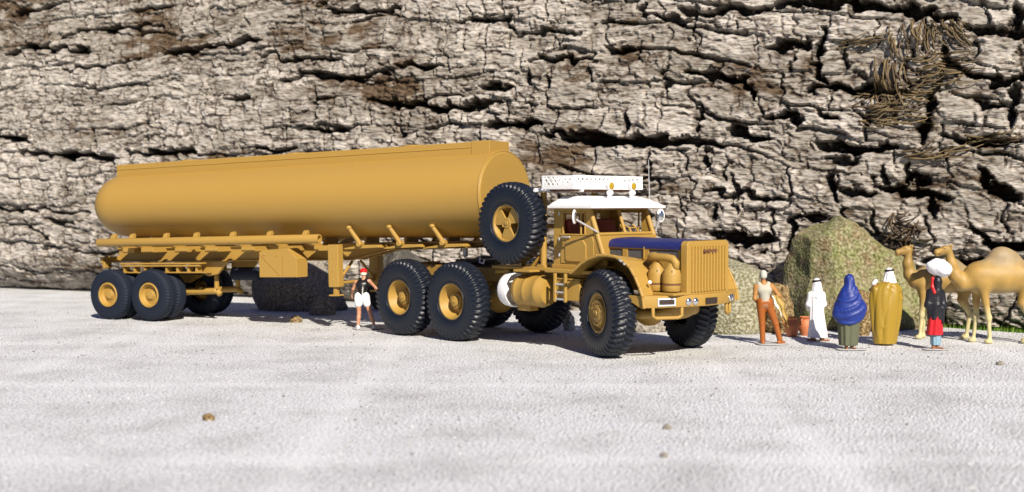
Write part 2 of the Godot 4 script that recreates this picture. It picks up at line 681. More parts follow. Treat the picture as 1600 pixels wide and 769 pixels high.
func fissures() -> void:
	crack(0.21, [0.64, 9.07, 1.75, 9.31, 3.01, 9.22, 4.90, 9.04])
	crack(0.10, [3.21, 9.74, 5.82, 9.81, 7.88, 9.83, 8.30, 9.63])
	crack(0.10, [3.66, 8.33, 5.34, 8.38, 7.28, 8.58])
	crack(0.21, [-1.42, 5.96, 0.58, 5.84, 1.56, 5.92, 2.26, 5.74])
	crack(0.21, [1.71, 5.26, 3.45, 5.23, 5.30, 5.09, 6.35, 4.91])
	crack(0.19, [6.74, 5.23, 8.25, 5.16, 10.23, 5.20])
	crack(0.15, [8.44, 8.71, 9.71, 8.87, 11.37, 8.95, 12.44, 9.07])
	crack(0.12, [0.67, 10.66, 1.64, 10.67, 2.92, 10.88])
	crack(0.08, [11.08, 7.02, 12.43, 7.04])
	crack(0.12, [14.66, 10.14, 15.30, 9.95, 16.79, 9.85, 17.95, 9.80])
	crack(0.08, [12.44, 8.52, 12.97, 8.56, 13.49, 8.36, 14.27, 8.24, 15.79, 8.19])
	crack(0.12, [13.35, 7.60, 14.39, 7.75, 15.54, 7.66, 16.53, 7.58, 17.87, 7.74])
	crack(0.27, [17.14, 6.86, 17.99, 6.62, 19.41, 6.50, 20.56, 6.44, 21.24, 6.58, 21.91, 6.46])
	crack(0.12, [14.25, 5.94, 15.27, 5.91, 16.28, 5.78])
	crack(0.10, [12.41, 5.20, 14.25, 5.26])
	crack(0.12, [20.11, 9.28, 21.24, 9.26, 21.91, 9.22, 22.13, 8.86])
	crack(0.10, [17.99, 7.90, 19.64, 7.83])
	crack(0.15, [21.02, 7.20, 22.13, 7.06])
	crack(0.19, [21.13, 5.87, 22.13, 5.87, 23.23, 5.92])
	crack(0.27, [23.34, 5.62, 24.30, 5.44, 25.55, 5.32, 26.78, 5.22, 27.97, 5.23, 28.94, 5.12])
	crack(0.25, [29.03, 5.49, 29.70, 5.38, 30.26, 5.22])
	crack(0.08, [25.13, 8.93, 26.36, 8.88])
	crack(0.12, [26.36, 9.49, 26.46, 9.10, 27.16, 8.91, 27.95, 8.86])
	crack(0.06, [22.13, 8.76, 23.23, 8.70, 24.40, 8.58])
	crack(0.08, [22.57, 7.90, 23.66, 7.85, 24.92, 7.83])
	crack(0.17, [27.76, 7.23, 28.54, 7.14, 29.50, 6.97, 29.69, 6.59])
	crack(0.17, [27.56, 9.13, 28.53, 9.09, 29.67, 8.97, 30.24, 9.06])
	crack(0.08, [25.13, 8.11, 26.16, 8.01])
	crack(0.19, [29.69, 6.87, 29.97, 6.40])
	crack(0.08, [25.96, 6.05, 25.92, 5.56])
	crack(0.08, [28.25, 6.27, 28.22, 5.42])
	crack(0.25, [30.23, 9.15, 31.88, 9.14, 33.12, 8.97, 34.15, 8.73, 35.50, 8.39])
	crack(0.17, [30.24, 7.92, 31.53, 7.89])
	crack(0.21, [31.79, 8.42, 31.76, 7.70, 31.62, 7.34, 31.90, 6.79])
	crack(0.19, [31.36, 6.63, 32.61, 6.62, 34.34, 6.43])
	crack(0.21, [35.01, 7.72, 35.35, 7.01, 35.84, 6.90])
	crack(0.17, [35.66, 8.12, 37.12, 7.95, 38.68, 7.70])
	crack(0.21, [30.26, 5.93, 31.36, 5.80])
	crack(0.25, [31.72, 6.07, 32.26, 5.69])
	crack(0.23, [31.55, 5.02, 32.80, 4.92, 33.93, 5.01])
	crack(0.19, [34.93, 6.67, 34.69, 5.72, 34.53, 4.93])
	crack(0.17, [35.51, 6.91, 36.50, 6.70, 37.14, 6.76, 38.39, 6.57])
	crack(0.17, [35.93, 6.12, 36.83, 5.92])
	crack(0.17, [36.90, 6.60, 36.91, 5.40])
	crack(0.17, [36.95, 8.81, 36.80, 8.06])
	crack(0.17, [32.04, 4.24, 32.17, 3.61, 32.18, 3.43])
	crack(0.12, [32.39, 3.72, 33.27, 3.71])
	crack(0.27, [33.34, 3.87, 34.37, 3.69, 35.30, 3.60])
	crack(0.21, [34.19, 4.49, 34.20, 4.05, 34.79, 4.04])
	crack(0.12, [34.80, 3.60, 34.80, 3.07])
	crack(0.21, [36.13, 4.34, 36.37, 3.79, 37.06, 3.54])
	crack(0.23, [35.95, 2.85, 36.37, 2.25, 37.19, 2.22, 38.61, 2.07])
	crack(0.23, [28.64, 2.42, 29.58, 2.30, 30.60, 2.26])
	crack(0.29, [31.06, 2.91, 31.06, 2.08, 30.98, 1.12])
	crack(0.08, [29.29, 4.27, 29.35, 3.18])
	crack(0.06, [28.74, 3.24, 28.74, 2.86])
	crack(0.10, [31.05, 3.04, 31.96, 3.04])
	crack(0.06, [26.68, 4.68, 26.72, 4.01])
	crack(0.10, [28.38, 5.03, 28.48, 4.39])
	crack(0.10, [-1.47, 3.16, 0.53, 3.16, 1.44, 3.09, 2.79, 3.17, 4.96, 3.01])
	crack(0.10, [1.76, 4.53, 1.74, 3.60])
	crack(0.08, [4.01, 4.96, 3.99, 3.51])
	crack(0.08, [5.31, 6.15, 5.54, 5.30])
	crack(0.06, [7.69, 6.51, 7.82, 5.28])
	crack(0.06, [8.60, 5.73, 8.60, 5.25])
	crack(0.08, [1.82, 2.58, 2.93, 2.06, 2.76, 1.38])
	crack(0.10, [2.78, 2.71, 4.34, 2.55])
	crack(0.08, [16.16, 7.60, 16.78, 7.40])
	crack(0.08, [14.90, 7.22, 14.95, 6.14])
	crack(0.08, [27.95, 8.26, 27.99, 9.29])
	crack(0.08, [23.44, 7.41, 23.40, 7.01])
	crack(0.06, [22.71, 7.64, 22.79, 7.03])
	crack(0.10, [18.23, 5.95, 18.27, 5.38])
	crack(0.19, [34.56, 1.74, 35.57, 1.85, 36.56, 1.61])
	crack(0.10, [28.37, 3.71, 29.90, 3.61, 31.01, 3.48])
	crack(0.12, [35.20, 5.18, 36.03, 4.99, 37.16, 5.09])
	crack(0.10, [33.51, 4.50, 33.58, 3.96])
	crack(0.08, [27.17, 7.35, 27.27, 6.58])
	crack(0.10, [31.91, 4.61, 32.98, 4.63])


func build_log() -> void:
	bh.resize(NU * NV)
	carved.resize(NU * NV)
	fissures()
	var plate := PackedInt32Array()
	plate.resize(NU * NV)
	var col := PackedColorArray()
	col.resize(NU * NV)
	var deep := PackedFloat32Array()
	deep.resize(NU * NV)
	var n_warp := fast(11, 0.22, 2)
	var n_warp2 := fast(12, 0.5, 3)
	var n_jag := fast(13, 1.6, 2)
	var n_gate := fast(14, 0.30, 2)
	var n_flake := fast(15, 0.42, 4)
	var n_fine := fast(16, 2.2, 3)
	var n_tone := fast(17, 0.16, 4)
	var n_tone2 := fast(18, 1.1, 3)
	var n_ang := fast(23, 1.1, 2, FastNoiseLite.TYPE_CELLULAR)
	n_ang.cellular_return_type = FastNoiseLite.RETURN_CELL_VALUE
	var n_cell := fast(19, 1.0, 1, FastNoiseLite.TYPE_CELLULAR)
	n_cell.cellular_return_type = FastNoiseLite.RETURN_CELL_VALUE
	n_cell.cellular_jitter = 0.95
	var n_edge := fast(19, 1.0, 1, FastNoiseLite.TYPE_CELLULAR)
	n_edge.cellular_return_type = FastNoiseLite.RETURN_DISTANCE2_SUB
	n_edge.cellular_jitter = 0.95
	var names := {}
	for j in NV:
		var v := j * BV
		for i in NU:
			var u := U0 + i * BU
			var n := j * NU + i
			var slope := 0.004 * maxf(u - 12.0, 0.0) * maxf(u - 12.0, 0.0)
			var wv := n_warp.get_noise_2d(u * 0.7, v * 1.3)
			var jag := n_jag.get_noise_2d(u, v)
			var vg := v + slope + 0.38 * wv + 0.12 * n_warp2.get_noise_2d(u * 1.3, v * 1.3) + 0.05 * jag
			var rr := vg / 0.86
			var r := int(floor(rr))
			var fr := rr - r
			# rows of uneven height: move the seam
			var lowe := 0.30 * (hash2(r, 71) - 0.5)
			var upe := 1.0 + 0.30 * (hash2(r + 1, 71) - 0.5)
			if fr < lowe:
				r -= 1
				fr += 1.0
				upe = 1.0 + lowe
				lowe = 0.30 * (hash2(r, 71) - 0.5)
			elif fr > upe:
				r += 1
				fr -= 1.0
				lowe = upe - 1.0
				upe = 1.0 + 0.30 * (hash2(r + 1, 71) - 0.5)
			var d_row := minf(fr - lowe, upe - fr) * 0.86
			var blocky := smoothstep(12.0, 26.0, u)
			var L := lerpf(1.9, 1.4, blocky) * (0.75 + 0.6 * hash2(r, 5))
			var uw := u + 0.35 * n_warp2.get_noise_2d(v * 2.0 + 40.0, u * 0.6) + 0.07 * n_jag.get_noise_2d(v * 1.5 + 90.0, u) + hash2(r, 9) * 7.0
			var pos := uw / L
			var kk := int(floor(pos))
			var f := pos - kk
			var le := 0.6 * (hash2(r * 7 + kk, 31) - 0.5)
			var re := 1.0 + 0.6 * (hash2(r * 7 + kk + 1, 31) - 0.5)
			if f < le:
				kk -= 1
				f += 1.0
				re = 1.0 + le
				le = 0.6 * (hash2(r * 7 + kk, 31) - 0.5)
			elif f > re:
				kk += 1
				f -= 1.0
				le = re - 1.0
				re = 1.0 + 0.6 * (hash2(r * 7 + kk + 1, 31) - 0.5)
			var d_col := minf(f - le, re - f) * L
			var pid := r * 1000 + kk
			if not names.has(pid):
				names[pid] = names.size()
			plate[n] = names[pid]
			var hs := hash2(r * 13 + 3, kk * 7 + 1)
			# seams between plates, closed in many places
			var gate := n_gate.get_noise_2d(u * 0.8, r * 9.7)
			var open_r := smoothstep(0.18, 0.6, gate + 0.10 * blocky)
			var dr := lerpf(0.045, 0.22, open_r)
			var wr := lerpf(0.012, 0.075, open_r)
			var gate2 := n_gate.get_noise_2d(kk * 7.3 + 31.0, v * 0.9 + r * 3.0)
			var open_c := smoothstep(0.05, 0.5, gate2 + 0.2 * blocky - 0.04)
			var dc := lerpf(0.06, 0.26, open_c)
			var wc := lerpf(0.012, 0.045, open_c)
			var seam_r := 1.0 - smoothstep(wr * 0.5, wr + 0.035, d_row)
			var seam_c := 1.0 - smoothstep(wc * 0.5, wc + 0.03, d_col)
			var cut := maxf(dr * seam_r, dc * seam_c)
			# broken crust: angular scales with cracked edges, at two sizes
			var gu := u + 0.10 * n_jag.get_noise_2d(u * 0.8, v * 0.8 + 30.0)
			var gv := vg + 0.07 * n_jag.get_noise_2d(u * 0.9 + 70.0, v * 0.9)
			var ra := n_ang.get_noise_2d(u * 1.0, v * 1.0) * 0.10
			var b2 := (vg + 0.05 * n_jag.get_noise_2d(u * 2.2, v * 2.2 + 9.0) + ra) / (0.26 + 0.12 * hs)
			var r2 := int(floor(b2))
			var f2 := b2 - r2
			var L2 := 0.45 + 0.6 * hash2(r2, r * 5 + kk)
			var p2 := (u + 0.08 * n_jag.get_noise_2d(v * 2.5, u * 1.2 + 60.0) + ra + hash2(r2, kk) * 3.0) / L2
			var k2 := int(floor(p2))
			var q2 := p2 - k2
			var c1 := hash2(r2 * 31 + k2, r * 17 + kk) * 2.0 - 1.0
			var er := minf(f2, 1.0 - f2) * 0.32
			var ec := minf(q2, 1.0 - q2) * L2
			var c2 := n_cell.get_noise_2d(gu * 2.7 + 200.0, gv * 5.6)
			var e2 := n_edge.get_noise_2d(gu * 2.7 + 200.0, gv * 5.6) + 1.0
			var g1 := smoothstep(-0.08, 0.22, n_gate.get_noise_2d(u * 1.5 + 500.0, v * 2.2))
			var g2 := smoothstep(0.06, 0.32, n_gate.get_noise_2d(u * 2.5 + 900.0, v * 3.0))
			var g3 := smoothstep(-0.05, 0.2, n_gate.get_noise_2d(u * 1.8 + 700.0, v * 1.4))
			var line1 := maxf((1.0 - smoothstep(0.008, 0.05, er)) * g1, (1.0 - smoothstep(0.008, 0.05, ec)) * g3)
			var line2 := (1.0 - smoothstep(0.05, 0.24, e2)) * g2
			# layers of flakes with sharp broken edges
			var fl := n_flake.get_noise_2d(u * 0.75, vg * 1.7) * 2.6 + hs * 3.0
			var fq := floorf(fl)
			var step := fq + smoothstep(0.88, 1.0, fl - fq)
			var fine := n_fine.get_noise_2d(u * 0.55, vg * 2.6)
			var cv := carved[n]
			var h := 0.12 * (hs - 0.5) - (fr - 0.5) * 0.06 * (hash2(r, kk * 3) + 0.3) + 0.05 * (step - hs * 3.0) + 0.03 * c1 + 0.02 * c2 + 0.022 * fine + 0.012 * jag + 0.08 * wv
			h -= 0.07 * line1 + 0.035 * line2
			h -= maxf(cut, cv * 0.8)
			deep[n] = maxf(clampf(cut * 3.4 - 0.2, 0.0, 1.0), cv)
			# colour of the surface itself: grey weathered crust, tan where a flake has come off, dark red-brown inner bark
			var tone := n_tone.get_noise_2d(u * 0.8, v * 1.5) + 0.5 * n_tone2.get_noise_2d(u * 0.7, v * 2.2)
			var crust := Color(0.325, 0.300, 0.266).lerp(Color(0.50, 0.47, 0.433), smoothstep(-0.25, 0.4, tone + 0.45 * (hs - 0.5) + 0.2 * c1))
			var bare := Color(0.135, 0.098, 0.066)
			var c := crust.lerp(bare, smoothstep(0.22, 0.62, -tone + 0.30 * (0.5 - hs) - 0.16 * c1 - 0.10 * c2 - 0.06 + 0.5 * absf(cv) + 0.35 * (1.0 - smoothstep(0.0, 0.16, d_row)) * open_r))
			c = c * (0.88 + 0.26 * (fine + 0.3 * jag + 0.25 * c2 + 0.2))
			c = c.lerp(Color(0.055, 0.036, 0.025), 0.9 * maxf(line1, line2 * 0.8))
			c = c.lerp(Color(0.035, 0.022, 0.015), 0.95 * deep[n])
			c.a = 1.0
			col[n] = c
			bh[n] = h
	var P := PackedVector3Array()
	P.resize(NU * NV)
	for j in NV:
		for i in NU:
			P[j * NU + i] = log_point(U0 + i * BU, j * BV, bh[j * NU + i])
	var N := PackedVector3Array()
	N.resize(NU * NV)
	for j in NV:
		for i in NU:
			var n := j * NU + i
			var du := P[n + (1 if i < NU - 1 else 0)] - P[n - (1 if i > 0 else 0)]
			var dv := P[n + (NU if j < NV - 1 else 0)] - P[n - (NU if j > 0 else 0)]
			N[n] = du.cross(dv).normalized()
	# every plate is a mesh of its own; what lies in the seams is the inner bark
	var lists := []
	for k in names.size() + 1:
		lists.append(PackedInt32Array())
	var count := names.size()
	for j in NV - 1:
		for i in NU - 1:
			var n := j * NU + i
			var d := deep[n] + deep[n + 1] + deep[n + NU] + deep[n + NU + 1]
			lists[count if d > 2.6 else plate[n]].append(n)
	var order := range(count)
	order.sort_custom(func(a, b): return lists[a].size() > lists[b].size())
	var root := thing("bark_log", "huge log lying behind the truck, rough grey bark split by dark fissures", "log", Vector3.ZERO)
	var mark := PackedInt32Array()
	mark.resize(NU * NV)
	mark.fill(-1)
	var rest := PackedInt32Array()
	rest.append_array(lists[count])
	var plates := 0
	for k in order:
		var list: PackedInt32Array = lists[k]
		if plates >= 298 or list.size() < 60:
			rest.append_array(list)
			continue
		plates += 1
		put("bark_plate", cut_out(list, P, N, col, mark), root)
	put("inner_bark", cut_out(rest, P, N, col, mark), root).set_meta("kind", "stuff")
	# the back of the log closes it behind the bark
	var B := PackedVector3Array()
	for i in 2:
		var u := U0 + (0.0 if i == 0 else BU * (NU - 1))
		for k in 15:
			var t := float(k) / 14.0
			var a := lerpf(-0.02, PI + 0.1, t)
			B.append(log_at + log_u * u + Vector3(0, 6.2 + 6.4 * cos(a), 0) + log_n * (-0.9 - 9.0 * sin(a)))
	var g := G.new()
	g.sheet(B, 2, 15)
	for i in 2:
		var c0 := log_at + log_u * (U0 + (0.0 if i == 0 else BU * (NU - 1))) + Vector3(0, 6.2, 0) - log_n * 0.9
		for k in 14:
			g.tri(c0, B[i * 15 + k], B[i * 15 + k + 1], log_u * (i * 2 - 1), log_u * (i * 2 - 1), log_u * (i * 2 - 1))
	part("log_wood", g, mat(lin(0.25, 0.18, 0.11), 0.9), root)
	fibres(root)


func cut_out(list: PackedInt32Array, P: PackedVector3Array, N: PackedVector3Array, col: PackedColorArray, mark: PackedInt32Array) -> ArrayMesh:
	var v := PackedVector3Array()
	var nn := PackedVector3Array()
	var c := PackedColorArray()
	var uv := PackedVector2Array()
	var idx := PackedInt32Array()
	var touched := PackedInt32Array()
	for n in list:
		for q in [n, n + 1, n + NU, n + NU + 1]:
			if mark[q] < 0:
				mark[q] = v.size()
				touched.append(q)
				v.append(P[q])
				nn.append(N[q])
				c.append(col[q])
				uv.append(Vector2(float(q % NU) / NU, 1.0 - float(q / NU) / NV))
		var a := mark[n]
		var b := mark[n + 1]
		var d := mark[n + NU + 1]
		var e := mark[n + NU]
		idx.append(a); idx.append(d); idx.append(b)
		idx.append(a); idx.append(e); idx.append(d)
	for q in touched:
		mark[q] = -1
	var arr := []
	arr.resize(Mesh.ARRAY_MAX)
	arr[Mesh.ARRAY_VERTEX] = v
	arr[Mesh.ARRAY_NORMAL] = nn
	arr[Mesh.ARRAY_COLOR] = c
	arr[Mesh.ARRAY_TEX_UV] = uv
	arr[Mesh.ARRAY_INDEX] = idx
	var m := ArrayMesh.new()
	m.add_surface_from_arrays(Mesh.PRIMITIVE_TRIANGLES, arr)
	m.surface_set_material(0, M.bark)
	return m


func bark_height(u: float, v: float) -> float:
	var i := clampi(int(round((u - U0) / BU)), 0, NU - 1)
	var j := clampi(int(round(v / BV)), 0, NV - 1)
	return bh[j * NU + i]


# strands of old bast that hang in tufts on the bark
func fibres(root: Node3D) -> void:
	var rng := RandomNumberGenerator.new()
	rng.seed = 5
	var g := G.new()
	# [u, v, spread u, spread v, count, direction, length]
	for t in [[34.24, 8.14, 0.65, 0.35, 26, -1.45, 0.75], [35.13, 8.20, 0.50, 0.27, 16, -0.90, 0.70], [33.62, 7.04, 0.46, 0.42, 24, -1.45, 0.95], [34.68, 7.07, 0.58, 0.42, 22, 0.10, 1.10], [33.58, 6.10, 0.92, 0.50, 42, 0.10, 1.00], [34.18, 2.62, 0.38, 0.50, 26, -1.20, 0.60], [34.70, 4.69, 0.65, 0.12, 10, 0.05, 1.30], [32.60, 7.84, 0.50, 0.08, 8, 0.15, 0.80], [36.27, 5.16, 0.77, 0.12, 8, 0.00, 1.00]]:
		for k in int(t[4] * 1.35):
			var u: float = t[0] + rng.randf_range(-1, 1) * t[2]
			var v: float = t[1] + rng.randf_range(-1, 1) * t[3]
			var a: float = t[5] + (rng.randf_range(-0.28, 0.28) if t[1] > 4.0 else rng.randf_range(-1.5, 1.5))
			var l: float = t[6] * rng.randf_range(0.45, 1.0)
			var bend := rng.randf_range(-0.3, 1.6)
			var lift := rng.randf_range(0.02, 0.22)
			var pts := []
			var uu := u
			var vv := v
			for s in 7:
				var f := s / 6.0
				pts.append(log_point(uu, vv, bark_height(uu, vv) * 0.6 + 0.07 + lift * sin(PI * f) * 0.7))
				var ang := a + bend * (f - 0.3)
				uu += cos(ang) * l / 6.0
				vv += sin(ang) * l / 6.0
			g.tint = Color(0.185, 0.135, 0.062).lerp(Color(0.075, 0.05, 0.026), rng.randf()) if t[1] > 4.0 else Color(0.10, 0.062, 0.032).lerp(Color(0.03, 0.02, 0.012), rng.randf())
			g.tube(pts, rng.randf_range(0.018, 0.042), 5, false, 0.01)
	part("bark_fibre", g, M.tinted, root, true).set_meta("kind", "stuff")


# ---------------------------------------------------------------- ground
func edge_d(x: float) -> float:   # how far back the slab reaches
	return minf(52.0, 34.8 - 0.94 * (x - 11.7))


func build_ground() -> void:
	var lawn := G.new()
	lawn.quad(Vector3(-150, -0.13, 30), Vector3(150, -0.13, 30), Vector3(150, -0.13, -170), Vector3(-150, -0.13, -170), Vector3.UP)
	part("lawn", lawn, mat(lin(0.06, 0.13, 0.02), 0.9), self).set_meta("kind", "structure")
	# concrete: a finely uneven sheet whose far corner on the right ends at the lawn
	var rough := fast(31, 0.9, 4)
	var broad := fast(32, 0.12, 2)
	var nu := 330
	var nv := 300
	var P := PackedVector3Array()
	for j in nv:
		for i in nu:
			var x := lerpf(-30.0, 26.0, float(i) / (nu - 1))
			var far := edge_d(x) + 0.10 * rough.get_noise_2d(x * 2.0, 3.0)
			var d := lerpf(10.0, far, pow(float(j) / (nv - 1), 1.15))
			var y := 0.005 * rough.get_noise_2d(x * 2.2, d * 2.2) - 0.006 + 0.012 * broad.get_noise_2d(x, d)
			P.append(Vector3(x, minf(y, 0.006), -d))
	var g := G.new()
	g.sheet(P, nv, nu, false, false, Vector3.UP)
	# side walls of the slab
	for k in nu - 1:
		var a := P[(nv - 1) * nu + k]
		var b := P[(nv - 1) * nu + k + 1]
		var nn := Vector3(b.z - a.z, 0, -(b.x - a.x)).normalized()
		g.quad(a, b, Vector3(b.x, -0.125, b.z), Vector3(a.x, -0.125, a.z), nn if nn.z < 0.0 else -nn)
		a = P[k]
		b = P[k + 1]
		g.quad(a, b, Vector3(b.x, -0.125, b.z), Vector3(a.x, -0.125, a.z), Vector3.BACK)
	part("concrete_slab", g, M.concrete, self).set_meta("kind", "structure")
	# loose grit on the slab
	var grain := G.new()
	grain.ball(Vector3(0, 0.3, 0), Vector3(1, 0.7, 0.85), 6, 4)
	var gm := MultiMesh.new()
	gm.transform_format = MultiMesh.TRANSFORM_3D
	gm.use_colors = true
	gm.mesh = grain.mesh(M.tinted)
	var gr2 := RandomNumberGenerator.new()
	gr2.seed = 21
	gm.instance_count = 12000
	for k in gm.instance_count:
		var d := lerpf(13.0, 40.0, pow(gr2.randf(), 0.7))
		var x := gr2.randf_range(-0.56, 0.5) * d
		while d > edge_d(x) - 0.2:
			d -= 2.0
		var r := 0.008 + 0.020 * pow(gr2.randf(), 4.0)
		gm.set_instance_transform(k, Transform3D(Basis(Vector3.UP, gr2.randf() * TAU).scaled(Vector3(r, r * gr2.randf_range(0.5, 1.0), r)), Vector3(x, -0.003, -d)))
		gm.set_instance_color(k, Color(0.62, 0.61, 0.60).lerp(Color(0.14, 0.13, 0.125), pow(gr2.randf(), 1.5)))
	var gi := MultiMeshInstance3D.new()
	gi.name = "grit"
	gi.multimesh = gm
	add_child(gi, true)
	gi.set_meta("kind", "stuff")
	tag(gi, "fine pale and grey grit strewn over the concrete", "grit")
	# grass beyond the slab
	var blade := G.new()
	blade.tri(Vector3(-0.02, 0, 0), Vector3(0.02, 0, 0), Vector3(0.03, 0.3, 0.03), Vector3(0, 0.5, 1).normalized(), Vector3(0, 0.5, 1).normalized(), Vector3(0, 0.5, 1).normalized())
	var mm := MultiMesh.new()
	mm.transform_format = MultiMesh.TRANSFORM_3D
	mm.use_colors = true
	mm.mesh = blade.mesh(M.grass)
	var rng := RandomNumberGenerator.new()
	rng.seed = 9
	var where := []
	while where.size() < 9000:
		var x := rng.randf_range(9.5, 24.0)
		var d := rng.randf_range(22.0, 38.5)
		if d < edge_d(x) + 0.12 or d > 50.0 - 0.4475 * (x + 20.0) + 0.6:
			continue
		where.append(Vector3(x, -0.135, -d))
	mm.instance_count = where.size()
	for k in where.size():
		var b := Basis(Vector3.UP, rng.randf() * TAU).rotated(Vector3.RIGHT, rng.randf_range(-0.4, 0.4)).scaled(Vector3.ONE * rng.randf_range(0.42, 0.75))
		mm.set_instance_transform(k, Transform3D(b, where[k]))
		var f := rng.randf()
		mm.set_instance_color(k, Color(0.09, 0.21, 0.018).lerp(Color(0.17, 0.28, 0.03), f))
	var gr := MultiMeshInstance3D.new()
	gr.name = "grass"
	gr.multimesh = mm
	add_child(gr, true)
	gr.set_meta("kind", "stuff")
	tag(gr, "short bright green grass between the slab edge and the log", "grass")


# ---------------------------------------------------------------- stones
# parts of the shape: [offset, radii, turn]
func stone(called: String, label: String, at: Vector3, lumps: Array, seed_: int, rough: float, cell: float, m: Material, group := "", cuts := 9, faces := []) -> MeshInstance3D:
	var b := Blob.new()
	b.cell = cell
	b.k = 0.25 * lumps[0][1].y
	b.noise = fast(seed_, 0.9 / lumps[0][1].y, 4)
	b.rough = rough
	b.facet = 0.3
	b.cuts = cuts
	b.cut_seed = seed_
	b.planes = faces.duplicate()
	for l in lumps:
		b.ell(l[0], l[1], Basis.from_euler(l[2]))
	var g := G.new()
	b.build(g)
	var o := part(called, g, m, self)
	o.position = at
	tag(o, label, "pebble" if called == "pebble" else "rock", group)
	return o


func cut(x: float, y: float, zz: float, at: Vector3) -> Plane:
	var n := Vector3(x, y, zz).normalized()
	return Plane(n, n.dot(at))


func build_stones() -> void:
	var z := Vector3.ZERO
	stone("boulder", "broad mossy grey-green boulder with a grey top, largest rock, behind the robed figures", Vector3(9.0, 0, -34.9), [
		[Vector3(-0.1, 1.0, 0), Vector3(1.75, 2.2, 1.15), z], [Vector3(1.25, 0.85, 0.05), Vector3(1.15, 1.35, 0.85), z]], 41, 0.26, 0.06, M.moss, "", 0,
		[cut(-0.40, 1.0, 0.30, Vector3(-0.42, 2.76, 0.1)), cut(0.62, 1.0, 0.2, Vector3(0.0, 2.90, 0.1)), cut(-1.0, 0.16, 0.35, Vector3(-1.16, 1.2, 0.4)), cut(-0.55, 0.2, 0.8, Vector3(-0.75, 1.3, 0.80)), cut(0.1, 0.35, 1.0, Vector3(0.1, 1.5, 0.95)), cut(0.35, 0.3, 1.0, Vector3(0.9, 1.2, 0.85)), cut(1.0, 0.3, 0.3, Vector3(2.1, 1.0, 0.2))])
	stone("boulder", "pale lichen-grey block of rock just beyond the truck's grille", Vector3(5.80, 0, -33.6), [
		[Vector3(0, 0.75, 0), Vector3(1.05, 1.35, 0.85), z]], 42, 0.12, 0.05, M.lichen, "", 0,
		[cut(0.25, 1.0, 0.2, Vector3(0.2, 1.72, 0.2)), cut(-0.5, 1.0, 0.2, Vector3(-0.5, 1.6, 0.2)), cut(1.0, 0.06, 0.25, Vector3(0.68, 0.8, 0.4)), cut(0.3, 0.12, 1.0, Vector3(0.3, 0.8, 0.62)), cut(-0.5, 0.1, 1.0, Vector3(-0.3, 0.8, 0.62))])
	stone("boulder", "narrow brownish rock behind the man in orange trousers", Vector3(6.95, 0, -33.4), [
		[Vector3(0, 0.6, 0), Vector3(0.42, 0.92, 0.5), Vector3(0, 0.2, 0.1)]], 43, 0.14, 0.045, M.brown_rock)
	stone("boulder", "small tan rock between the blue veiled woman and the mustard robed man", Vector3(8.95, 0, -32.9), [
		[Vector3(0, 0.5, 0), Vector3(0.3, 0.85, 0.4), Vector3(0, 0.3, -0.1)]], 44, 0.1, 0.045, M.brown_rock)
	stone("boulder", "dark rounded boulder beneath the trailer, between its wheels and landing leg", Vector3(-6.9, 0, -40.75), [
		[Vector3(0, 0.7, 0), Vector3(1.45, 1.25, 1.0), z], [Vector3(0.8, 0.4, 0.2), Vector3(0.9, 0.9, 0.8), z]], 45, 0.18, 0.05, M.grey_rock)
	stone("boulder", "round grey boulder showing above the rearmost tractor wheel beside the person in white shorts", Vector3(-3.65, 0, -40.9), [
		[Vector3(0, 0.95, 0), Vector3(1.05, 1.15, 1.0), z]], 46, 0.16, 0.06, M.dark_rock)
	stone("boulder", "low domed stone on the ground under the landing leg", Vector3(-5.75, 0, -38.7), [
		[Vector3(0, 0.16, 0), Vector3(0.46, 0.46, 0.4), z]], 47, 0.06, 0.04, M.grey_rock)
	stone("boulder", "small whitish pointed stone behind the truck's front wheel", Vector3(1.5, 0, -34.0), [
		[Vector3(-0.02, 0.25, 0), Vector3(0.15, 0.36, 0.2), z], [Vector3(0.13, 0.15, 0), Vector3(0.16, 0.22, 0.2), z]], 48, 0.05, 0.025, M.white_rock)
	stone("boulder", "flat grey stone lying beyond the front axle", Vector3(3.55, 0, -33.8), [
		[Vector3(0, 0.08, 0), Vector3(0.65, 0.2, 0.4), z]], 49, 0.06, 0.035, M.grey_rock)
	var small := [[Vector3(-6.16, 0, -36.3), 0.15, "brown crumbly pebble on the ground before the landing leg", M.brown_rock], [Vector3(-4.76, 0, -19.93), 0.085, "tan pebble lying alone on the blurred near concrete", M.brown_rock],
		[Vector3(2.33, 0, -19.14), 0.06, "dark pebble on the near concrete, farther of two in line", M.grey_rock], [Vector3(2.04, 0, -17.01), 0.05, "dark pebble on the near concrete, nearer of two in line", M.grey_rock],
		[Vector3(10.24, 0, -26.73), 0.07, "dark pebble on the concrete before the camels", M.grey_rock]]
	for k in small.size():
		var s: Array = small[k]
		var r: float = s[1]
		stone("pebble", s[2], s[0], [[Vector3(0, r * 0.45, 0), Vector3(r * 1.25, r * 0.75, r), z], [Vector3(r * 0.6, r * 0.3, 0.02), Vector3(r * 0.7, r * 0.5, r * 0.7), z]], 60 + k, r * 0.25, r * 0.14, s[3])


# ---------------------------------------------------------------- materials
func flat_tex(n: FastNoiseLite, w: int, h: int, r: Gradient = null) -> NoiseTexture2D:
	var t := NoiseTexture2D.new()
	t.width = w
	t.height = h
	t.noise = n
	t.generate_mipmaps = false
	if r:
		t.color_ramp = r
	return t


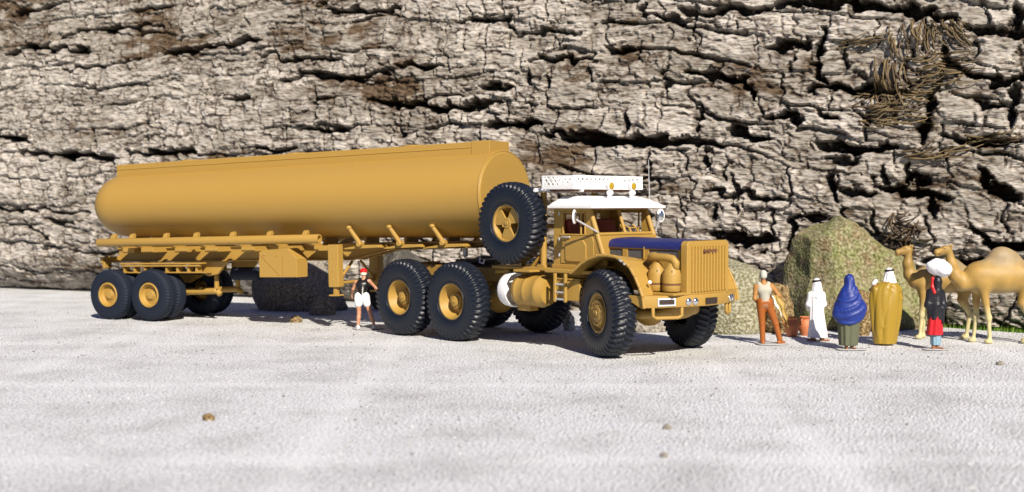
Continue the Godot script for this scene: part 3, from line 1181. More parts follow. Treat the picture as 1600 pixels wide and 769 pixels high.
func materials() -> void:
	M.grain = noise_tex(fast(1, 0.05, 4), 512)
	M.brush = noise_tex(fast(2, 0.012, 3), 512)
	M.ochre = mat(lin(0.362, 0.219, 0.044), 0.54, 0.35, 1.6, 0.5)
	M.ochre_inside = mat(lin(0.30, 0.13, 0.03), 0.7)
	M.rubber = mat(lin(0.007, 0.0105, 0.019), 0.40, 0.4, 0.9, 0.45)
	M.matt_rubber = mat(lin(0.011, 0.016, 0.028), 0.62, 0.5, 0.9, 0.3)
	M.white = mat(lin(0.80, 0.80, 0.80), 0.45, 0.4, 1.2)
	M.blue = mat(lin(0.013, 0.018, 0.115), 0.5, 0.5, 1.2)
	M.silver = mat(lin(0.62, 0.62, 0.63), 0.35, 0.0, 1.0, 0.5, 0.6)
	M.chrome = mat(lin(0.8, 0.8, 0.82), 0.18, 0.0, 1.0, 0.5, 1.0)
	M.black = mat(lin(0.012, 0.011, 0.011), 0.6)
	M.panel = mat(lin(0.14, 0.14, 0.145), 0.6, 0.8, 0.12)
	M.seat = mat(lin(0.20, 0.035, 0.012), 0.6)
	M.brown = mat(lin(0.13, 0.055, 0.025), 0.7)
	M.plate = mat(lin(0.035, 0.022, 0.018), 0.5)
	M.amber = mat(lin(0.38, 0.25, 0.015), 0.25)
	M.tinted = mat(Color.WHITE, 0.75)
	M.tinted.vertex_color_use_as_albedo = true
	M.grass = mat(Color.WHITE, 0.6)
	M.grass.vertex_color_use_as_albedo = true
	M.grass.backlight_enabled = true
	M.grass.backlight = Color(0.4, 0.5, 0.2)
	# bark: fine lengthwise grain over the modelled relief
	var b := StandardMaterial3D.new()
	b.vertex_color_use_as_albedo = true
	b.roughness = 0.95
	b.metallic_specular = 0.2
	b.albedo_texture = flat_tex(fast(3, 0.10, 5), 2048, 1024, ramp([[0.0, Color(0.60, 0.56, 0.52)], [0.30, Color(0.78, 0.755, 0.73)], [0.46, Color(0.96, 0.955, 0.95)], [1.0, Color(1, 1, 1)]]))
	b.heightmap_enabled = true
	b.heightmap_texture = flat_tex(fast(4, 0.13, 5), 2048, 1024)
	b.heightmap_scale = 5.0
	b.uv1_scale = Vector3(0.55, 1, 1)
	M.bark = b
	# concrete: pale, grainy, with faint grey stains and dark specks
	var c := StandardMaterial3D.new()
	c.roughness = 0.92
	c.metallic_specular = 0.25
	c.uv1_triplanar = true
	c.uv1_scale = Vector3.ONE / 7.0
	c.albedo_color = Color(0.985, 0.992, 1.0)
	c.albedo_texture = noise_tex(fast(5, 0.10, 4), 1024, ramp([[0.0, Color(0.33, 0.33, 0.33)], [0.28, Color(0.66, 0.66, 0.66)], [0.42, Color(0.845, 0.848, 0.85)], [0.62, Color(0.90, 0.902, 0.905)], [1.0, Color(0.97, 0.97, 0.97)]]))
	c.detail_enabled = true
	c.detail_blend_mode = BaseMaterial3D.BLEND_MODE_MUL
	c.detail_albedo = noise_tex(fast(6, 0.007, 6), 1024, ramp([[0.0, Color(0.88, 0.88, 0.875)], [0.40, Color(0.965, 0.965, 0.96)], [0.6, Color(1, 1, 1)], [1.0, Color(1, 1, 1)]]))
	c.detail_uv_layer = BaseMaterial3D.DETAIL_UV_2
	c.uv2_triplanar = true
	c.uv2_scale = Vector3.ONE / 17.0
	c.heightmap_enabled = true
	c.heightmap_texture = noise_tex(fast(7, 0.10, 4), 1024)
	c.heightmap_scale = 5.0
	M.concrete = c
	for r in [["moss", [[0.25, Color(0.36, 0.35, 0.26)], [0.45, Color(0.48, 0.465, 0.37)], [0.6, Color(0.57, 0.55, 0.46)], [0.8, Color(0.66, 0.64, 0.58)]], 71], ["lichen", [[0.25, Color(0.36, 0.35, 0.25)], [0.45, Color(0.50, 0.49, 0.39)], [0.6, Color(0.58, 0.57, 0.48)], [0.8, Color(0.70, 0.69, 0.64)]], 72],
		["brown_rock", [[0.25, Color(0.30, 0.22, 0.14)], [0.5, Color(0.50, 0.42, 0.29)], [0.75, Color(0.66, 0.60, 0.46)]], 73], ["grey_rock", [[0.25, Color(0.38, 0.36, 0.33)], [0.5, Color(0.52, 0.50, 0.46)], [0.75, Color(0.66, 0.63, 0.59)]], 74], ["dark_rock", [[0.25, Color(0.22, 0.215, 0.20)], [0.5, Color(0.33, 0.32, 0.30)], [0.75, Color(0.43, 0.42, 0.39)]], 78], ["white_rock", [[0.25, Color(0.55, 0.53, 0.48)], [0.6, Color(0.82, 0.80, 0.76)]], 75]]:
		var m := mat(Color.WHITE, 0.95, 5.0, 1.4, 0.2)
		m.albedo_texture = noise_tex(fast(r[2], 0.045, 5), 512, ramp(r[1]))
		m.uv1_scale = Vector3.ONE / 2.6
		if r[0] == "moss":   # patches of bare grey stone between the moss
			m.detail_enabled = true
			m.detail_blend_mode = BaseMaterial3D.BLEND_MODE_MUL
			m.detail_uv_layer = BaseMaterial3D.DETAIL_UV_2
			m.uv2_triplanar = true
			m.uv2_scale = Vector3.ONE / 3.3
			m.detail_albedo = noise_tex(fast(77, 0.012, 4), 512, ramp([[0.25, Color(0.86, 0.93, 0.72)], [0.46, Color(0.96, 0.98, 0.88)], [0.58, Color(1.0, 0.985, 0.96)], [0.8, Color(0.92, 0.83, 0.74)]]))
		M[r[0]] = m


# ---------------------------------------------------------------- wheels (axis along z, outside towards +z)
func turned() -> Transform3D:   # the lathe's y axis laid along z
	return Transform3D(Basis(Vector3.RIGHT, Vector3.BACK, Vector3.DOWN), Vector3.ZERO)


func tyre_mesh(R: float, w: float, bead: float, lugs: int, lug_h: float, fine: bool, mat_: Material) -> ArrayMesh:
	var prof := []   # (radius, z) from the far bead over the tread to the near bead
	var h := w * 0.5
	for p in [[bead, -0.36], [bead + 0.02, -0.44], [bead + (R - bead) * 0.22, -0.5], [bead + (R - bead) * 0.42, -0.515], [bead + (R - bead) * 0.6, -0.5], [bead + (R - bead) * 0.76, -0.465], [bead + (R - bead) * 0.88, -0.41], [R * 0.972, -0.345], [R * 0.99, -0.27], [R * 0.998, -0.17], [R, -0.05]]:
		prof.append(Vector2(p[0], p[1] * w))
	var half := prof.size()
	for k in range(half - 1, -1, -1):
		prof.append(Vector2(prof[k].x, -prof[k].y))
	var m := prof.size()
	var steps := lugs * 6
	var P := PackedVector3Array()
	for i in m:
		var t: float = prof[i].y / h      # -1 .. 1 across
		for s in steps:
			var a := TAU * s / steps
			var r: float = prof[i].x
			var z: float = prof[i].y
			var at := absf(t)
			var phase := float(s % 6)
			if fine:
				var zone := smoothstep(0.55, 0.7, at) * (1.0 - smoothstep(0.86, 0.93, at)) if r > R * 0.8 else 0.0
				var gap := 1.0 if phase < 2.0 else 0.0
				r -= lug_h * zone * gap
				if r > R * 0.985 and at < 0.55:
					r -= lug_h * 0.7 * (1.0 if (i % 3) == 0 else 0.0)
			else:
				var skew := at * 3.4 + (3.0 if t > 0.0 else 0.0)
				var q := fposmod(phase + skew, 6.0)
				var up := smoothstep(0.0, 1.0, q) * (1.0 - smoothstep(3.4, 4.4, q))
				var reach := smoothstep(R * 0.80, R * 0.93, r)
				r += lug_h * (up - 1.0) * reach
				z += signf(t) * lug_h * 0.75 * up * reach * smoothstep(0.5, 0.9, at)
			P.append(Vector3(cos(a) * r, sin(a) * r, z))
	var g := G.new()
	g.sheet(P, m, steps, false, true)
	# raised ring on the sidewalls
	for sgn in [-1.0, 1.0]:
		var pts := []
		for k in 48:
			var a := TAU * k / 48.0
			pts.append(Vector3(cos(a) * (bead + 0.055), sin(a) * (bead + 0.055), sgn * w * 0.475))
		g.tube(pts, 0.014, 6, true)
	return g.mesh(mat_)


func lathe_mesh(prof: Array, m: Material, seg := 40) -> ArrayMesh:
	var g := G.new()
	var q := []
	for p in prof:
		q.append(Vector2(p[0], p[1]))
	g.lathe(q, seg, turned())
	return g.mesh(m)


func nuts(r: float, z: float, count: int, size: float) -> ArrayMesh:
	var g := G.new()
	for k in count:
		var a := TAU * k / count
		g.bar(Vector3(cos(a) * r, sin(a) * r, z - 0.01), Vector3(cos(a) * r, sin(a) * r, z + size), size * 0.8, -1.0, 6)
	return g.mesh(M.ochre)


var TY := {}


func wheel_meshes() -> void:
	TY.big = tyre_mesh(0.98, 0.56, 0.43, 42, 0.042, false, M.rubber)
	TY.small = tyre_mesh(0.735, 0.41, 0.34, 46, 0.022, true, M.matt_rubber)
	var well := [[0.46, 0.10], [0.46, 0.215], [0.445, 0.235], [0.415, 0.235], [0.395, 0.20], [0.35, 0.03], [0.29, -0.03], [0.0, -0.03]]
	TY.dish = lathe_mesh(well, M.ochre)
	TY.dish_hub = lathe_mesh([[0.205, -0.025], [0.205, 0.07], [0.19, 0.09], [0.135, 0.095], [0.13, 0.135], [0.10, 0.15], [0.05, 0.15], [0.045, 0.17], [0.0, 0.17]], M.ochre)
	TY.dish_nuts = nuts(0.162, 0.09, 10, 0.02)
	TY.front_rim = lathe_mesh([[0.46, 0.10], [0.46, 0.22], [0.445, 0.245], [0.41, 0.25], [0.385, 0.23], [0.36, 0.17], [0.31, 0.16], [0.0, 0.16]], M.ochre)
	TY.front_hub = lathe_mesh([[0.305, 0.15], [0.305, 0.235], [0.29, 0.26], [0.235, 0.265], [0.225, 0.245], [0.20, 0.245], [0.19, 0.27], [0.12, 0.285], [0.11, 0.27], [0.07, 0.27], [0.06, 0.30], [0.0, 0.305]], M.ochre)
	TY.front_nuts = nuts(0.262, 0.262, 12, 0.016)
	TY.small_rim = lathe_mesh([[0.36, 0.06], [0.36, 0.185], [0.345, 0.205], [0.315, 0.205], [0.298, 0.18], [0.285, 0.07], [0.27, 0.055], [0.17, 0.07], [0.15, 0.10], [0.0, 0.105]], M.ochre)
	TY.small_hub = lathe_mesh([[0.12, 0.095], [0.12, 0.125], [0.11, 0.135], [0.0, 0.14]], M.ochre)
	# the spare's disc has three wedge-shaped openings
	var g := G.new()
	var q := []
	for p in [[0.46, 0.08], [0.46, 0.20], [0.44, 0.225], [0.405, 0.225], [0.385, 0.19], [0.375, 0.16]]:
		q.append(Vector2(p[0], p[1]))
	g.lathe(q, 40, turned())
	var deep := []
	for p in [[0.375, 0.16], [0.33, -0.06], [0.0, -0.10]]:
		deep.append(Vector2(p[0], p[1]))
	g.lathe(deep, 40, turned())
	for k in 3:
		var a0 := deg_to_rad(95.0 + 120.0 * k + 27.0)
		var a1 := deg_to_rad(95.0 + 120.0 * k + 93.0)
		var pts := PackedVector2Array()
		for s in 9:
			var a := lerpf(a0, a1, s / 8.0)
			pts.append(Vector2(cos(a), sin(a)) * 0.385)
		pts.append(Vector2(cos(a1 + 0.2), sin(a1 + 0.2)) * 0.11)
		pts.append(Vector2(cos((a0 + a1) * 0.5), sin((a0 + a1) * 0.5)) * 0.09)
		pts.append(Vector2(cos(a0 - 0.2), sin(a0 - 0.2)) * 0.11)
		g.prism(pts, 0.05, Transform3D(Basis(), Vector3(0, 0, 0.165)), 0.008)
	TY.spare_disc = g.mesh(M.ochre)
	TY.spare_hub = lathe_mesh([[0.125, 0.13], [0.125, 0.195], [0.115, 0.205], [0.05, 0.205], [0.045, 0.225], [0.0, 0.225]], M.ochre)


func make_wheel(kind: String, parent: Node3D, at: Vector3, turn: float, spin := 0.0) -> Node3D:
	var w := Node3D.new()
	w.name = "wheel"
	var k := 0
	while parent.has_node(String(w.name)):
		k += 1
		w.name = "wheel_%03d" % k
	parent.add_child(w, true)
	w.transform = Transform3D(Basis(Vector3.UP, turn) * Basis(Vector3.BACK, spin), at)
	var list: Array = {"dish": ["big", "dish", "dish_hub", "dish_nuts"], "front": ["big", "front_rim", "front_hub", "front_nuts"], "small": ["small", "small_rim", "small_hub"], "inner": ["small", "small_rim"], "spare": ["big", "spare_disc", "spare_hub"]}[kind]
	var called := ["tyre", "rim", "hub", "wheel_nut"]
	for i in list.size():
		put(called[i], TY[list[i]], w)
	return w


func arc(c: Vector2, r: float, a0: float, a1: float, n: int) -> Array:
	var o := []
	for k in n + 1:
		var a := deg_to_rad(lerpf(a0, a1, float(k) / n))
		o.append(c + Vector2(cos(a), sin(a)) * r)
	return o


# ---------------------------------------------------------------- the tractor; x forwards, y up, z to its near side
func build_truck() -> void:
	wheel_meshes()
	var t := thing("tractor_truck", "ochre six-wheeled tractor truck with dark blue bonnet and white roof", "truck", Vector3(3.112, 0, -29.083))
	t.rotation.y = -0.782
	var O: Material = M.ochre
	var I := Transform3D()
	var g: G
	# wheels
	make_wheel("front", t, Vector3(0, 0.975, 1.44), -0.40, 0.2)
	make_wheel("front", t, Vector3(0.05, 0.975, -1.44), PI - 0.40)
	for x in [-4.806, -6.777]:
		make_wheel("dish", t, Vector3(x, 0.975, 1.46), 0.0, x)
		make_wheel("dish", t, Vector3(x, 0.975, -1.46), PI, x)
	make_wheel("spare", t, Vector3(-3.12, 2.91, 1.26), 0.0).set_meta("label", "upright spare wheel behind the cab, three openings in its disc")
	# chassis
	g = G.new()
	for s in [-1, 1]:
		g.box(Vector3(-3.15, 1.60, 0.48 * s), Vector3(9.1, 0.34, 0.10), I, 0.015)
	for x in [-7.5, -5.8, -3.9, -2.2, -0.4, 1.0]:
		g.box(Vector3(x, 1.58, 0), Vector3(0.14, 0.24, 0.9))
	g.box(Vector3(-7.72, 1.6, 0), Vector3(0.1, 0.4, 1.1))
	part("chassis_frame", g, O, t)
	g = G.new()
	for x in [0.02, -4.806, -6.777]:
		g.bar(Vector3(x, 0.975, -1.2), Vector3(x, 0.975, 1.2), 0.13)
		g.ball(Vector3(x, 0.97, 0), Vector3(0.40, 0.38, 0.34))
	part("axle", g, O, t)
	g = G.new()   # leaf packs and bogie beam
	for s in [-1, 1]:
		for k in 4:
			g.box(Vector3(-5.79, 1.18 + 0.06 * k, 0.82 * s), Vector3(1.9 - 0.3 * k, 0.05, 0.16), I, 0.01)
			g.box(Vector3(0.02, 1.14 + 0.06 * k, 0.72 * s), Vector3(1.7 - 0.3 * k, 0.05, 0.14), I, 0.01)
		g.box(Vector3(-5.79, 1.45, 0.72 * s), Vector3(0.5, 0.45, 0.34))
	part("leaf_spring", g, O, t)
	g = G.new()   # fifth wheel
	g.lathe([Vector2(0, 0), Vector2(0.55, 0), Vector2(0.6, 0.03), Vector2(0.6, 0.09), Vector2(0.0, 0.10)], 28, Transform3D(Basis(), Vector3(-5.6, 1.84, 0)))
	g.box(Vector3(-5.6, 1.79, 0), Vector3(0.7, 0.1, 1.1))
	part("fifth_wheel", g, M.black, t)
	g = G.new()   # engine sump, gearbox, brackets under the nose
	var bl := Blob.new()
	bl.cell = 0.035
	bl.k = 0.1
	bl.ell(Vector3(0.75, 1.15, 0), Vector3(0.62, 0.36, 0.36))
	bl.ell(Vector3(0.1, 0.98, 0.05), Vector3(0.35, 0.3, 0.42))
	bl.cap(Vector3(0.9, 1.0, 0.5), Vector3(0.55, 0.95, 0.95), 0.13, 0.11)
	bl.cap(Vector3(0.9, 1.0, -0.5), Vector3(0.5, 0.95, -0.95), 0.13, 0.11)
	bl.cap(Vector3(0.95, 0.98, 0.85), Vector3(0.2, 0.975, 1.15), 0.09, 0.09)
	bl.build(g)
	part("engine_sump", g, O, t)
	# deck behind the cab
	g = G.new()
	g.box(Vector3(-2.85, 1.84, 0), Vector3(2.2, 0.07, 2.3), I, 0.015)
	g.box(Vector3(-2.62, 1.80, 1.22), Vector3(0.55, 0.06, 0.5), I, 0.015)
	part("deck", g, O, t)
	# cab floor / running board
	g = G.new()
	g.box(Vector3(-1.2, 1.83, 0), Vector3(1.55, 0.09, 2.75), I, 0.02)
	g.box(Vector3(-1.2, 1.92, 0), Vector3(1.66, 0.10, 2.12), I, 0.015)
	part("running_board", g, O, t)
	# cab: sides, back, front under the screen; the openings are open
	var pillar_base := Vector2(-0.45, 2.0)
	var pillar_top := Vector2(-0.95, 3.28)
	g = G.new()
	for s in [-1, 1]:
		var z: float = 1.0 * s
		var xf := Transform3D(Basis(), Vector3(0, 0, z))
		g.prism(PackedVector2Array([Vector2(-2.0, 1.95), Vector2(-0.44, 1.95), Vector2(-0.72, 2.66), Vector2(-2.0, 2.66)]), 0.06, xf, 0.012)
		g.prism(PackedVector2Array([Vector2(-2.0, 2.655), Vector2(-1.70, 2.655), Vector2(-1.70, 3.17), Vector2(-1.02, 3.17), Vector2(-1.02, 2.655), Vector2(-0.72, 2.655), Vector2(-0.965, 3.29), Vector2(-2.0, 3.29)]), 0.057, xf, 0.01)
		g.bar(Vector3(-0.40, 1.97, z * 1.0), Vector3(-0.92, 3.30, z * 1.0), 0.058)
	g.box(Vector3(-1.99, 2.25, 0), Vector3(0.05, 0.62, 1.96))
	g.box(Vector3(-1.99, 3.21, 0), Vector3(0.05, 0.16, 1.96))
	for s in [-1, 1]:
		g.box(Vector3(-1.99, 2.85, 0.8 * s), Vector3(0.048, 0.66, 0.36))
	g.box(Vector3(-1.99, 2.85, 0), Vector3(0.046, 0.66, 0.3))
	g.box(Vector3(-0.60, 2.34, 0), Vector3(0.06, 0.62, 1.96))
	part("cab_shell", g, O, t)
	g = G.new()   # windscreen frame
	g.bar(Vector3(-0.685, 2.68, -1.0), Vector3(-0.685, 2.68, 1.0), 0.04)
	g.bar(Vector3(-0.92, 3.26, -1.0), Vector3(-0.92, 3.26, 1.0), 0.035)
	g.bar(Vector3(-0.685, 2.66, 0.0), Vector3(-0.92, 3.28, 0.0), 0.042)
	part("windscreen_frame", g, O, t)
	# doors with a raised eight-cornered panel
	for s in [-1, 1]:
		g = G.new()
		var xf := Transform3D(Basis(), Vector3(0, 0, 1.035 * s))
		g.prism(PackedVector2Array([Vector2(-1.76, 2.0), Vector2(-0.75, 2.0), Vector2(-0.75, 2.50), Vector2(-0.80, 2.64), Vector2(-1.76, 2.64)]), 0.03, xf, 0.01)
		var d := put("door", g.mesh(O), t)
		g = G.new()
		g.prism(PackedVector2Array([Vector2(-1.60, 2.10), Vector2(-1.54, 2.04), Vector2(-1.02, 2.04), Vector2(-0.96, 2.10), Vector2(-0.96, 2.43), Vector2(-1.06, 2.55), Vector2(-1.54, 2.55), Vector2(-1.60, 2.49)]), 0.05, Transform3D(Basis(), Vector3(0, 0, 1.055 * s)), 0.018)
		put("door_panel", g.mesh(O), d)
		g = G.new()
		g.bar(Vector3(-1.70, 2.60, 1.08 * s), Vector3(-1.42, 2.61, 1.10 * s), 0.022)
		g.bar(Vector3(-1.60, 2.60, 1.03 * s), Vector3(-1.60, 2.60, 1.09 * s), 0.02)
		put("door_handle", g.mesh(M.silver), d)
		for y in [2.15, 2.5, 3.1]:
			g = G.new()
			g.bar(Vector3(-1.80, y, 1.05 * s), Vector3(-1.80, y + 0.09, 1.05 * s), 0.025)
			put("hinge", g.mesh(M.silver), d)
	# window rims
	for s in [-1, 1]:
		g = G.new()
		var z: float = 1.035 * s
		g.tube([Vector3(-1.70, 2.66, z), Vector3(-1.70, 3.17, z), Vector3(-1.02, 3.17, z), Vector3(-1.02, 2.66, z)], 0.022, 6)
		g.bar(Vector3(-1.78, 2.66, z), Vector3(-0.80, 2.66, z), 0.022)
		g.bar(Vector3(-1.14, 2.66, z), Vector3(-1.14, 3.17, z), 0.022)
		part("window_rim", g, O, t)
	# inside: seats and steering wheel
	for s in [-1, 1]:
		g = G.new()
		g.box(Vector3(-1.42, 2.28, 0.5 * s), Vector3(0.62, 0.18, 0.7), I, 0.05)
		g.box(Vector3(-1.75, 2.68, 0.5 * s), Vector3(0.18, 0.72, 0.7), Transform3D(Basis(Vector3.BACK, 0.12), Vector3(0.32, 0.2, 0)), 0.06)
		part("seat", g, M.seat, t)
	g = G.new()
	var ring := []
	var rb := Basis(Vector3.BACK, -0.75)
	for k in 28:
		var a := TAU * k / 28.0
		ring.append(Vector3(-0.98, 2.80, -0.48) + rb * Vector3(cos(a) * 0.25, 0, sin(a) * 0.25))
	g.tube(ring, 0.022, 6, true)
	for a in [0.5, 2.6, 4.7]:
		g.bar(Vector3(-0.98, 2.80, -0.48), Vector3(-0.98, 2.80, -0.48) + rb * Vector3(cos(a) * 0.25, 0, sin(a) * 0.25), 0.016)
	g.bar(Vector3(-0.98, 2.80, -0.48), Vector3(-0.66, 2.25, -0.48), 0.025)
	part("steering_wheel", g, O, t)
	# roof with its visor
	g = G.new()
	var P := PackedVector3Array()
	var rows := 25
	var cols := 31
	for j in rows:
		for i in cols:
			var a := float(i) / (cols - 1) * 2.0 - 1.0
			var b := float(j) / (rows - 1) * 2.0 - 1.0
			var x := lerpf(-1.92, -0.56, a * 0.5 + 0.5)
			var z := 1.33 * b
			var fx: float = minf(minf((-0.56 - x) / 0.58, (x + 1.925) / 0.22), (1.335 - absf(z)) / 0.42)
			var y := 3.325 + 0.225 * (1.0 - pow(1.0 - clampf(fx, 0.0, 1.0), 1.5))
			P.append(Vector3(x, y, z))
	g.sheet(P, rows, cols, false, false, Vector3.UP)
	g.box(Vector3(-1.24, 3.297, 0), Vector3(1.375, 0.07, 2.675), I, 0.02)
	part("cab_roof", g, M.white, t)
	# bonnet: blue lid over ochre sides with dark louvre panels
	g = G.new()
	P = PackedVector3Array()
	var sec := [[0.742, 2.40], [0.74, 2.46], [0.71, 2.53], [0.62, 2.575], [0.45, 2.595], [0.2, 2.605], [0.0, 2.608]]
	var full := []
	for q in sec:
		full.append(q)
	for k in range(sec.size() - 2, -1, -1):
		full.append([-sec[k][0], sec[k][1]])
	for x in [-0.70, -0.2, 0.3, 0.9, 1.5]:
		for q in full:
			P.append(Vector3(x, q[1] - 0.012 * (x + 0.7), q[0] * (1.0 - 0.012 * (x + 0.7))))
	g.sheet(P, 5, full.size(), false, false, Vector3.UP)
	part("bonnet_lid", g, M.blue, t)
	g = G.new()
	for s in [-1, 1]:
		var z: float = 0.695 * s
		g.box(Vector3(0.45, 1.80, z), Vector3(2.1, 0.70, 0.05), I, 0.01)
		g.box(Vector3(0.45, 2.385, z), Vector3(2.1, 0.05, 0.05), I, 0.01)
		for q in [[-0.615, 0.05], [-0.11, 0.14], [0.48, 0.17], [1.445, 0.11]]:
			g.box(Vector3(q[0], 2.255, z), Vector3(q[1], 0.225, 0.046), I, 0.008)
		g.bar(Vector3(0.45, 2.15, z + 0.035 * s), Vector3(0.45, 2.42, z + 0.035 * s), 0.014)
	g.box(Vector3(0.45, 1.5, 0), Vector3(2.08, 0.08, 1.36))
	part("bonnet_side", g, O, t)
	for s in [-1, 1]:
		for q in [[-0.385, 0.41], [0.18, 0.44], [0.975, 0.83]]:
			g = G.new()
			g.box(Vector3(q[0], 2.255, 0.675 * s), Vector3(q[1] + 0.02, 0.24, 0.025), I, 0.004)
			for k in 9:
				g.box(Vector3(q[0], 2.16 + 0.024 * k, 0.69 * s), Vector3(q[1], 0.007, 0.01), I, 0.002)
			part("louvre_panel", g, M.panel, t)
	# radiator shell with upright ribs
	g = G.new()
	var shell := PackedVector2Array()
	for p in arc(Vector2(0.655, 2.46), 0.11, 0, 90, 6):
		shell.append(p)
	for p in arc(Vector2(-0.655, 2.46), 0.11, 90, 180, 6):
		shell.append(p)
	shell.append(Vector2(-0.765, 1.40))
	shell.append(Vector2(0.765, 1.40))
	var side := Transform3D(Basis(Vector3(0, 0, 1), Vector3.UP, Vector3(-1, 0, 0)), Vector3(1.57, 0, 0))
	g.prism(shell, 0.20, side, 0.03)
	part("radiator_shell", g, O, t)
	for k in 12:
		g = G.new()
		var z := lerpf(-0.60, 0.60, k / 11.0)
		g.box(Vector3(1.685, 1.965, z), Vector3(0.05, 1.0, 0.055), I, 0.016)
		part("radiator_rib", g, O, t)
	g = G.new()   # dark winged mark across the ribs
	g.prism(PackedVector2Array([Vector2(-0.26, 2.36), Vector2(-0.19, 2.30), Vector2(-0.14, 2.345), Vector2(-0.08, 2.285), Vector2(-0.02, 2.35), Vector2(0.05, 2.29), Vector2(0.12, 2.345), Vector2(0.18, 2.29), Vector2(0.27, 2.36), Vector2(0.23, 2.385), Vector2(0.13, 2.37), Vector2(0.04, 2.385), Vector2(-0.06, 2.37), Vector2(-0.16, 2.385)]), 0.016, Transform3D(Basis(Vector3(0, 0, 1), Vector3.UP, Vector3(-1, 0, 0)), Vector3(1.718, 0, 0)))
	part("radiator_mark", g, M.brown, t)
	# wings
	for s in [-1, 1]:
		g = G.new()
		var path := [Vector2(-0.86, 1.84), Vector2(-0.74, 1.92), Vector2(-0.55, 2.06), Vector2(-0.32, 2.18), Vector2(-0.05, 2.26), Vector2(0.2, 2.275), Vector2(0.45, 2.25), Vector2(0.68, 2.17), Vector2(0.86, 2.03), Vector2(1.0, 1.84), Vector2(1.12, 1.62), Vector2(1.21, 1.42), Vector2(1.25, 1.17)]
		var out := PackedVector2Array()
		for p in path:
			out.append(p)
		for k in range(path.size() - 1, -1, -1):
			var a: Vector2 = path[maxi(k - 1, 0)]
			var b: Vector2 = path[mini(k + 1, path.size() - 1)]
			var nrm := Vector2((b - a).y, -(b - a).x).normalized()
			out.append(path[k] + nrm * 0.05)
		g.prism(out, 1.0, Transform3D(Basis(Vector3.RIGHT, Vector3.UP, Vector3(0.22 * s, 0.085 * s, 1)), Vector3(-0.11, -0.0425, 1.22 * s)), 0.012)
		for k in path.size() - 1:   # rolled edge
			g.bar(Vector3(path[k].x, path[k].y - 0.02, 1.71 * s), Vector3(path[k + 1].x, path[k + 1].y - 0.02, 1.71 * s), 0.038, -1.0, 8)
		part("wing", g, O, t)
		g = G.new()
		g.ball(Vector3(1.12, 1.69, 1.36 * s), Vector3(0.045, 0.045, 0.045), 10, 6)
		part("marker_stud", g, M.white, t)
	g = G.new()   # a worn pale patch on the near wing's rim
	g.ball(Vector3(0.62, 2.155, 1.745), Vector3(0.06, 0.03, 0.012), 8, 5, Basis(Vector3.BACK, -0.5))
	g.ball(Vector3(0.72, 2.085, 1.745), Vector3(0.04, 0.025, 0.012), 8, 5, Basis(Vector3.BACK, -0.6))
	part("chipped_paint", g, M.silver, t).set_meta("kind", "stuff")
	# bumper, bowed forwards
	g = G.new()
	P = PackedVector3Array()
	var bow := func(z: float) -> float:
		return 1.76 - 0.20 * z * z
	var ring2 := [[0.0, 1.395], [-0.0, 1.17], [-0.05, 1.15], [-0.09, 1.17], [-0.5, 1.36], [-0.5, 1.415], [-0.03, 1.415]]
	var bn := 25
	for k in bn:
		var z := lerpf(-1.68, 1.68, float(k) / (bn - 1))
		for q in ring2:
			P.append(Vector3(bow.call(z) + q[0], q[1], z))
	for k in [0, bn - 1]:
		pass
	g.sheet(P, bn, ring2.size(), false, true)
	for e in [-1.68, 1.68]:
		var pts := PackedVector2Array()
		for q in ring2:
			pts.append(Vector2(bow.call(e) + q[0], q[1]))
		g.prism(pts, 0.012, Transform3D(Basis(), Vector3(0, 0, e)))
	part("bumper", g, O, t)
	var on_bumper := func(z: float, w: float, h: float, y: float, depth: float) -> Transform3D:
		var along_z := Vector3(-0.40 * z, 0, 1).normalized()
		var nn := Vector3(along_z.z, 0, -along_z.x)
		return Transform3D(Basis(along_z, Vector3.UP, along_z.cross(Vector3.UP)), Vector3(bow.call(z), y, z) + nn * depth)
	g = G.new()
	g.box(Vector3.ZERO, Vector3(0.40, 0.135, 0.03), on_bumper.call(0.03, 0, 0, 1.265, 0.012), 0.006)
	part("number_plate", g, M.plate, t)
	g = G.new()
	var slot: Transform3D = on_bumper.call(1.22, 0, 0, 1.275, 0.01)
	for b in [[Vector3(0, 0.07, 0), Vector3(0.42, 0.03, 0.03)], [Vector3(0, -0.07, 0), Vector3(0.42, 0.03, 0.03)], [Vector3(0.195, 0, 0), Vector3(0.03, 0.115, 0.03)], [Vector3(-0.195, 0, 0), Vector3(0.03, 0.115, 0.03)]]:
		g.box(b[0], b[1], slot, 0.006)
	part("slot_frame", g, M.white, t)
	g = G.new()
	g.box(Vector3.ZERO, Vector3(0.36, 0.11, 0.02), slot, 0.004)
	part("slot", g, M.plate, t)
	for z0 in [0.62, -0.96]:
		for dz in [-0.09, 0.09]:
			g = G.new()
			var xf: Transform3D = on_bumper.call(z0 + dz, 0, 0, 1.27, 0.0)
			var nn := Vector3(xf.basis.x.z, 0, -xf.basis.x.x)
			g.lathe([Vector2(0, 0), Vector2(0.075, 0), Vector2(0.08, 0.015), Vector2(0.07, 0.035), Vector2(0.035, 0.05), Vector2(0, 0.055)], 18, G.along(xf.origin, xf.origin + nn))
			part("headlight", g, M.chrome, t)
	for e in [[1.45, 0.82, 1.46], [-0.80, -1.06, 1.58]]:
		g = G.new()
		var x: float = e[2]
		var z0: float = e[0]
		var z1: float = e[1]
		var xx: float = bow.call(z1) - 0.06
		var x0: float = bow.call(z0) - 0.06
		g.tube([Vector3(x0, 1.17, z0), Vector3(x0, 0.98, z0), Vector3(lerpf(x0, xx, 0.12), 0.93, lerpf(z0, z1, 0.12)), Vector3(lerpf(x0, xx, 0.88), 0.93, lerpf(z0, z1, 0.88)), Vector3(xx, 0.98, z1), Vector3(xx, 1.17, z1)], 0.04, 8)
		part("tow_loop", g, O, t)
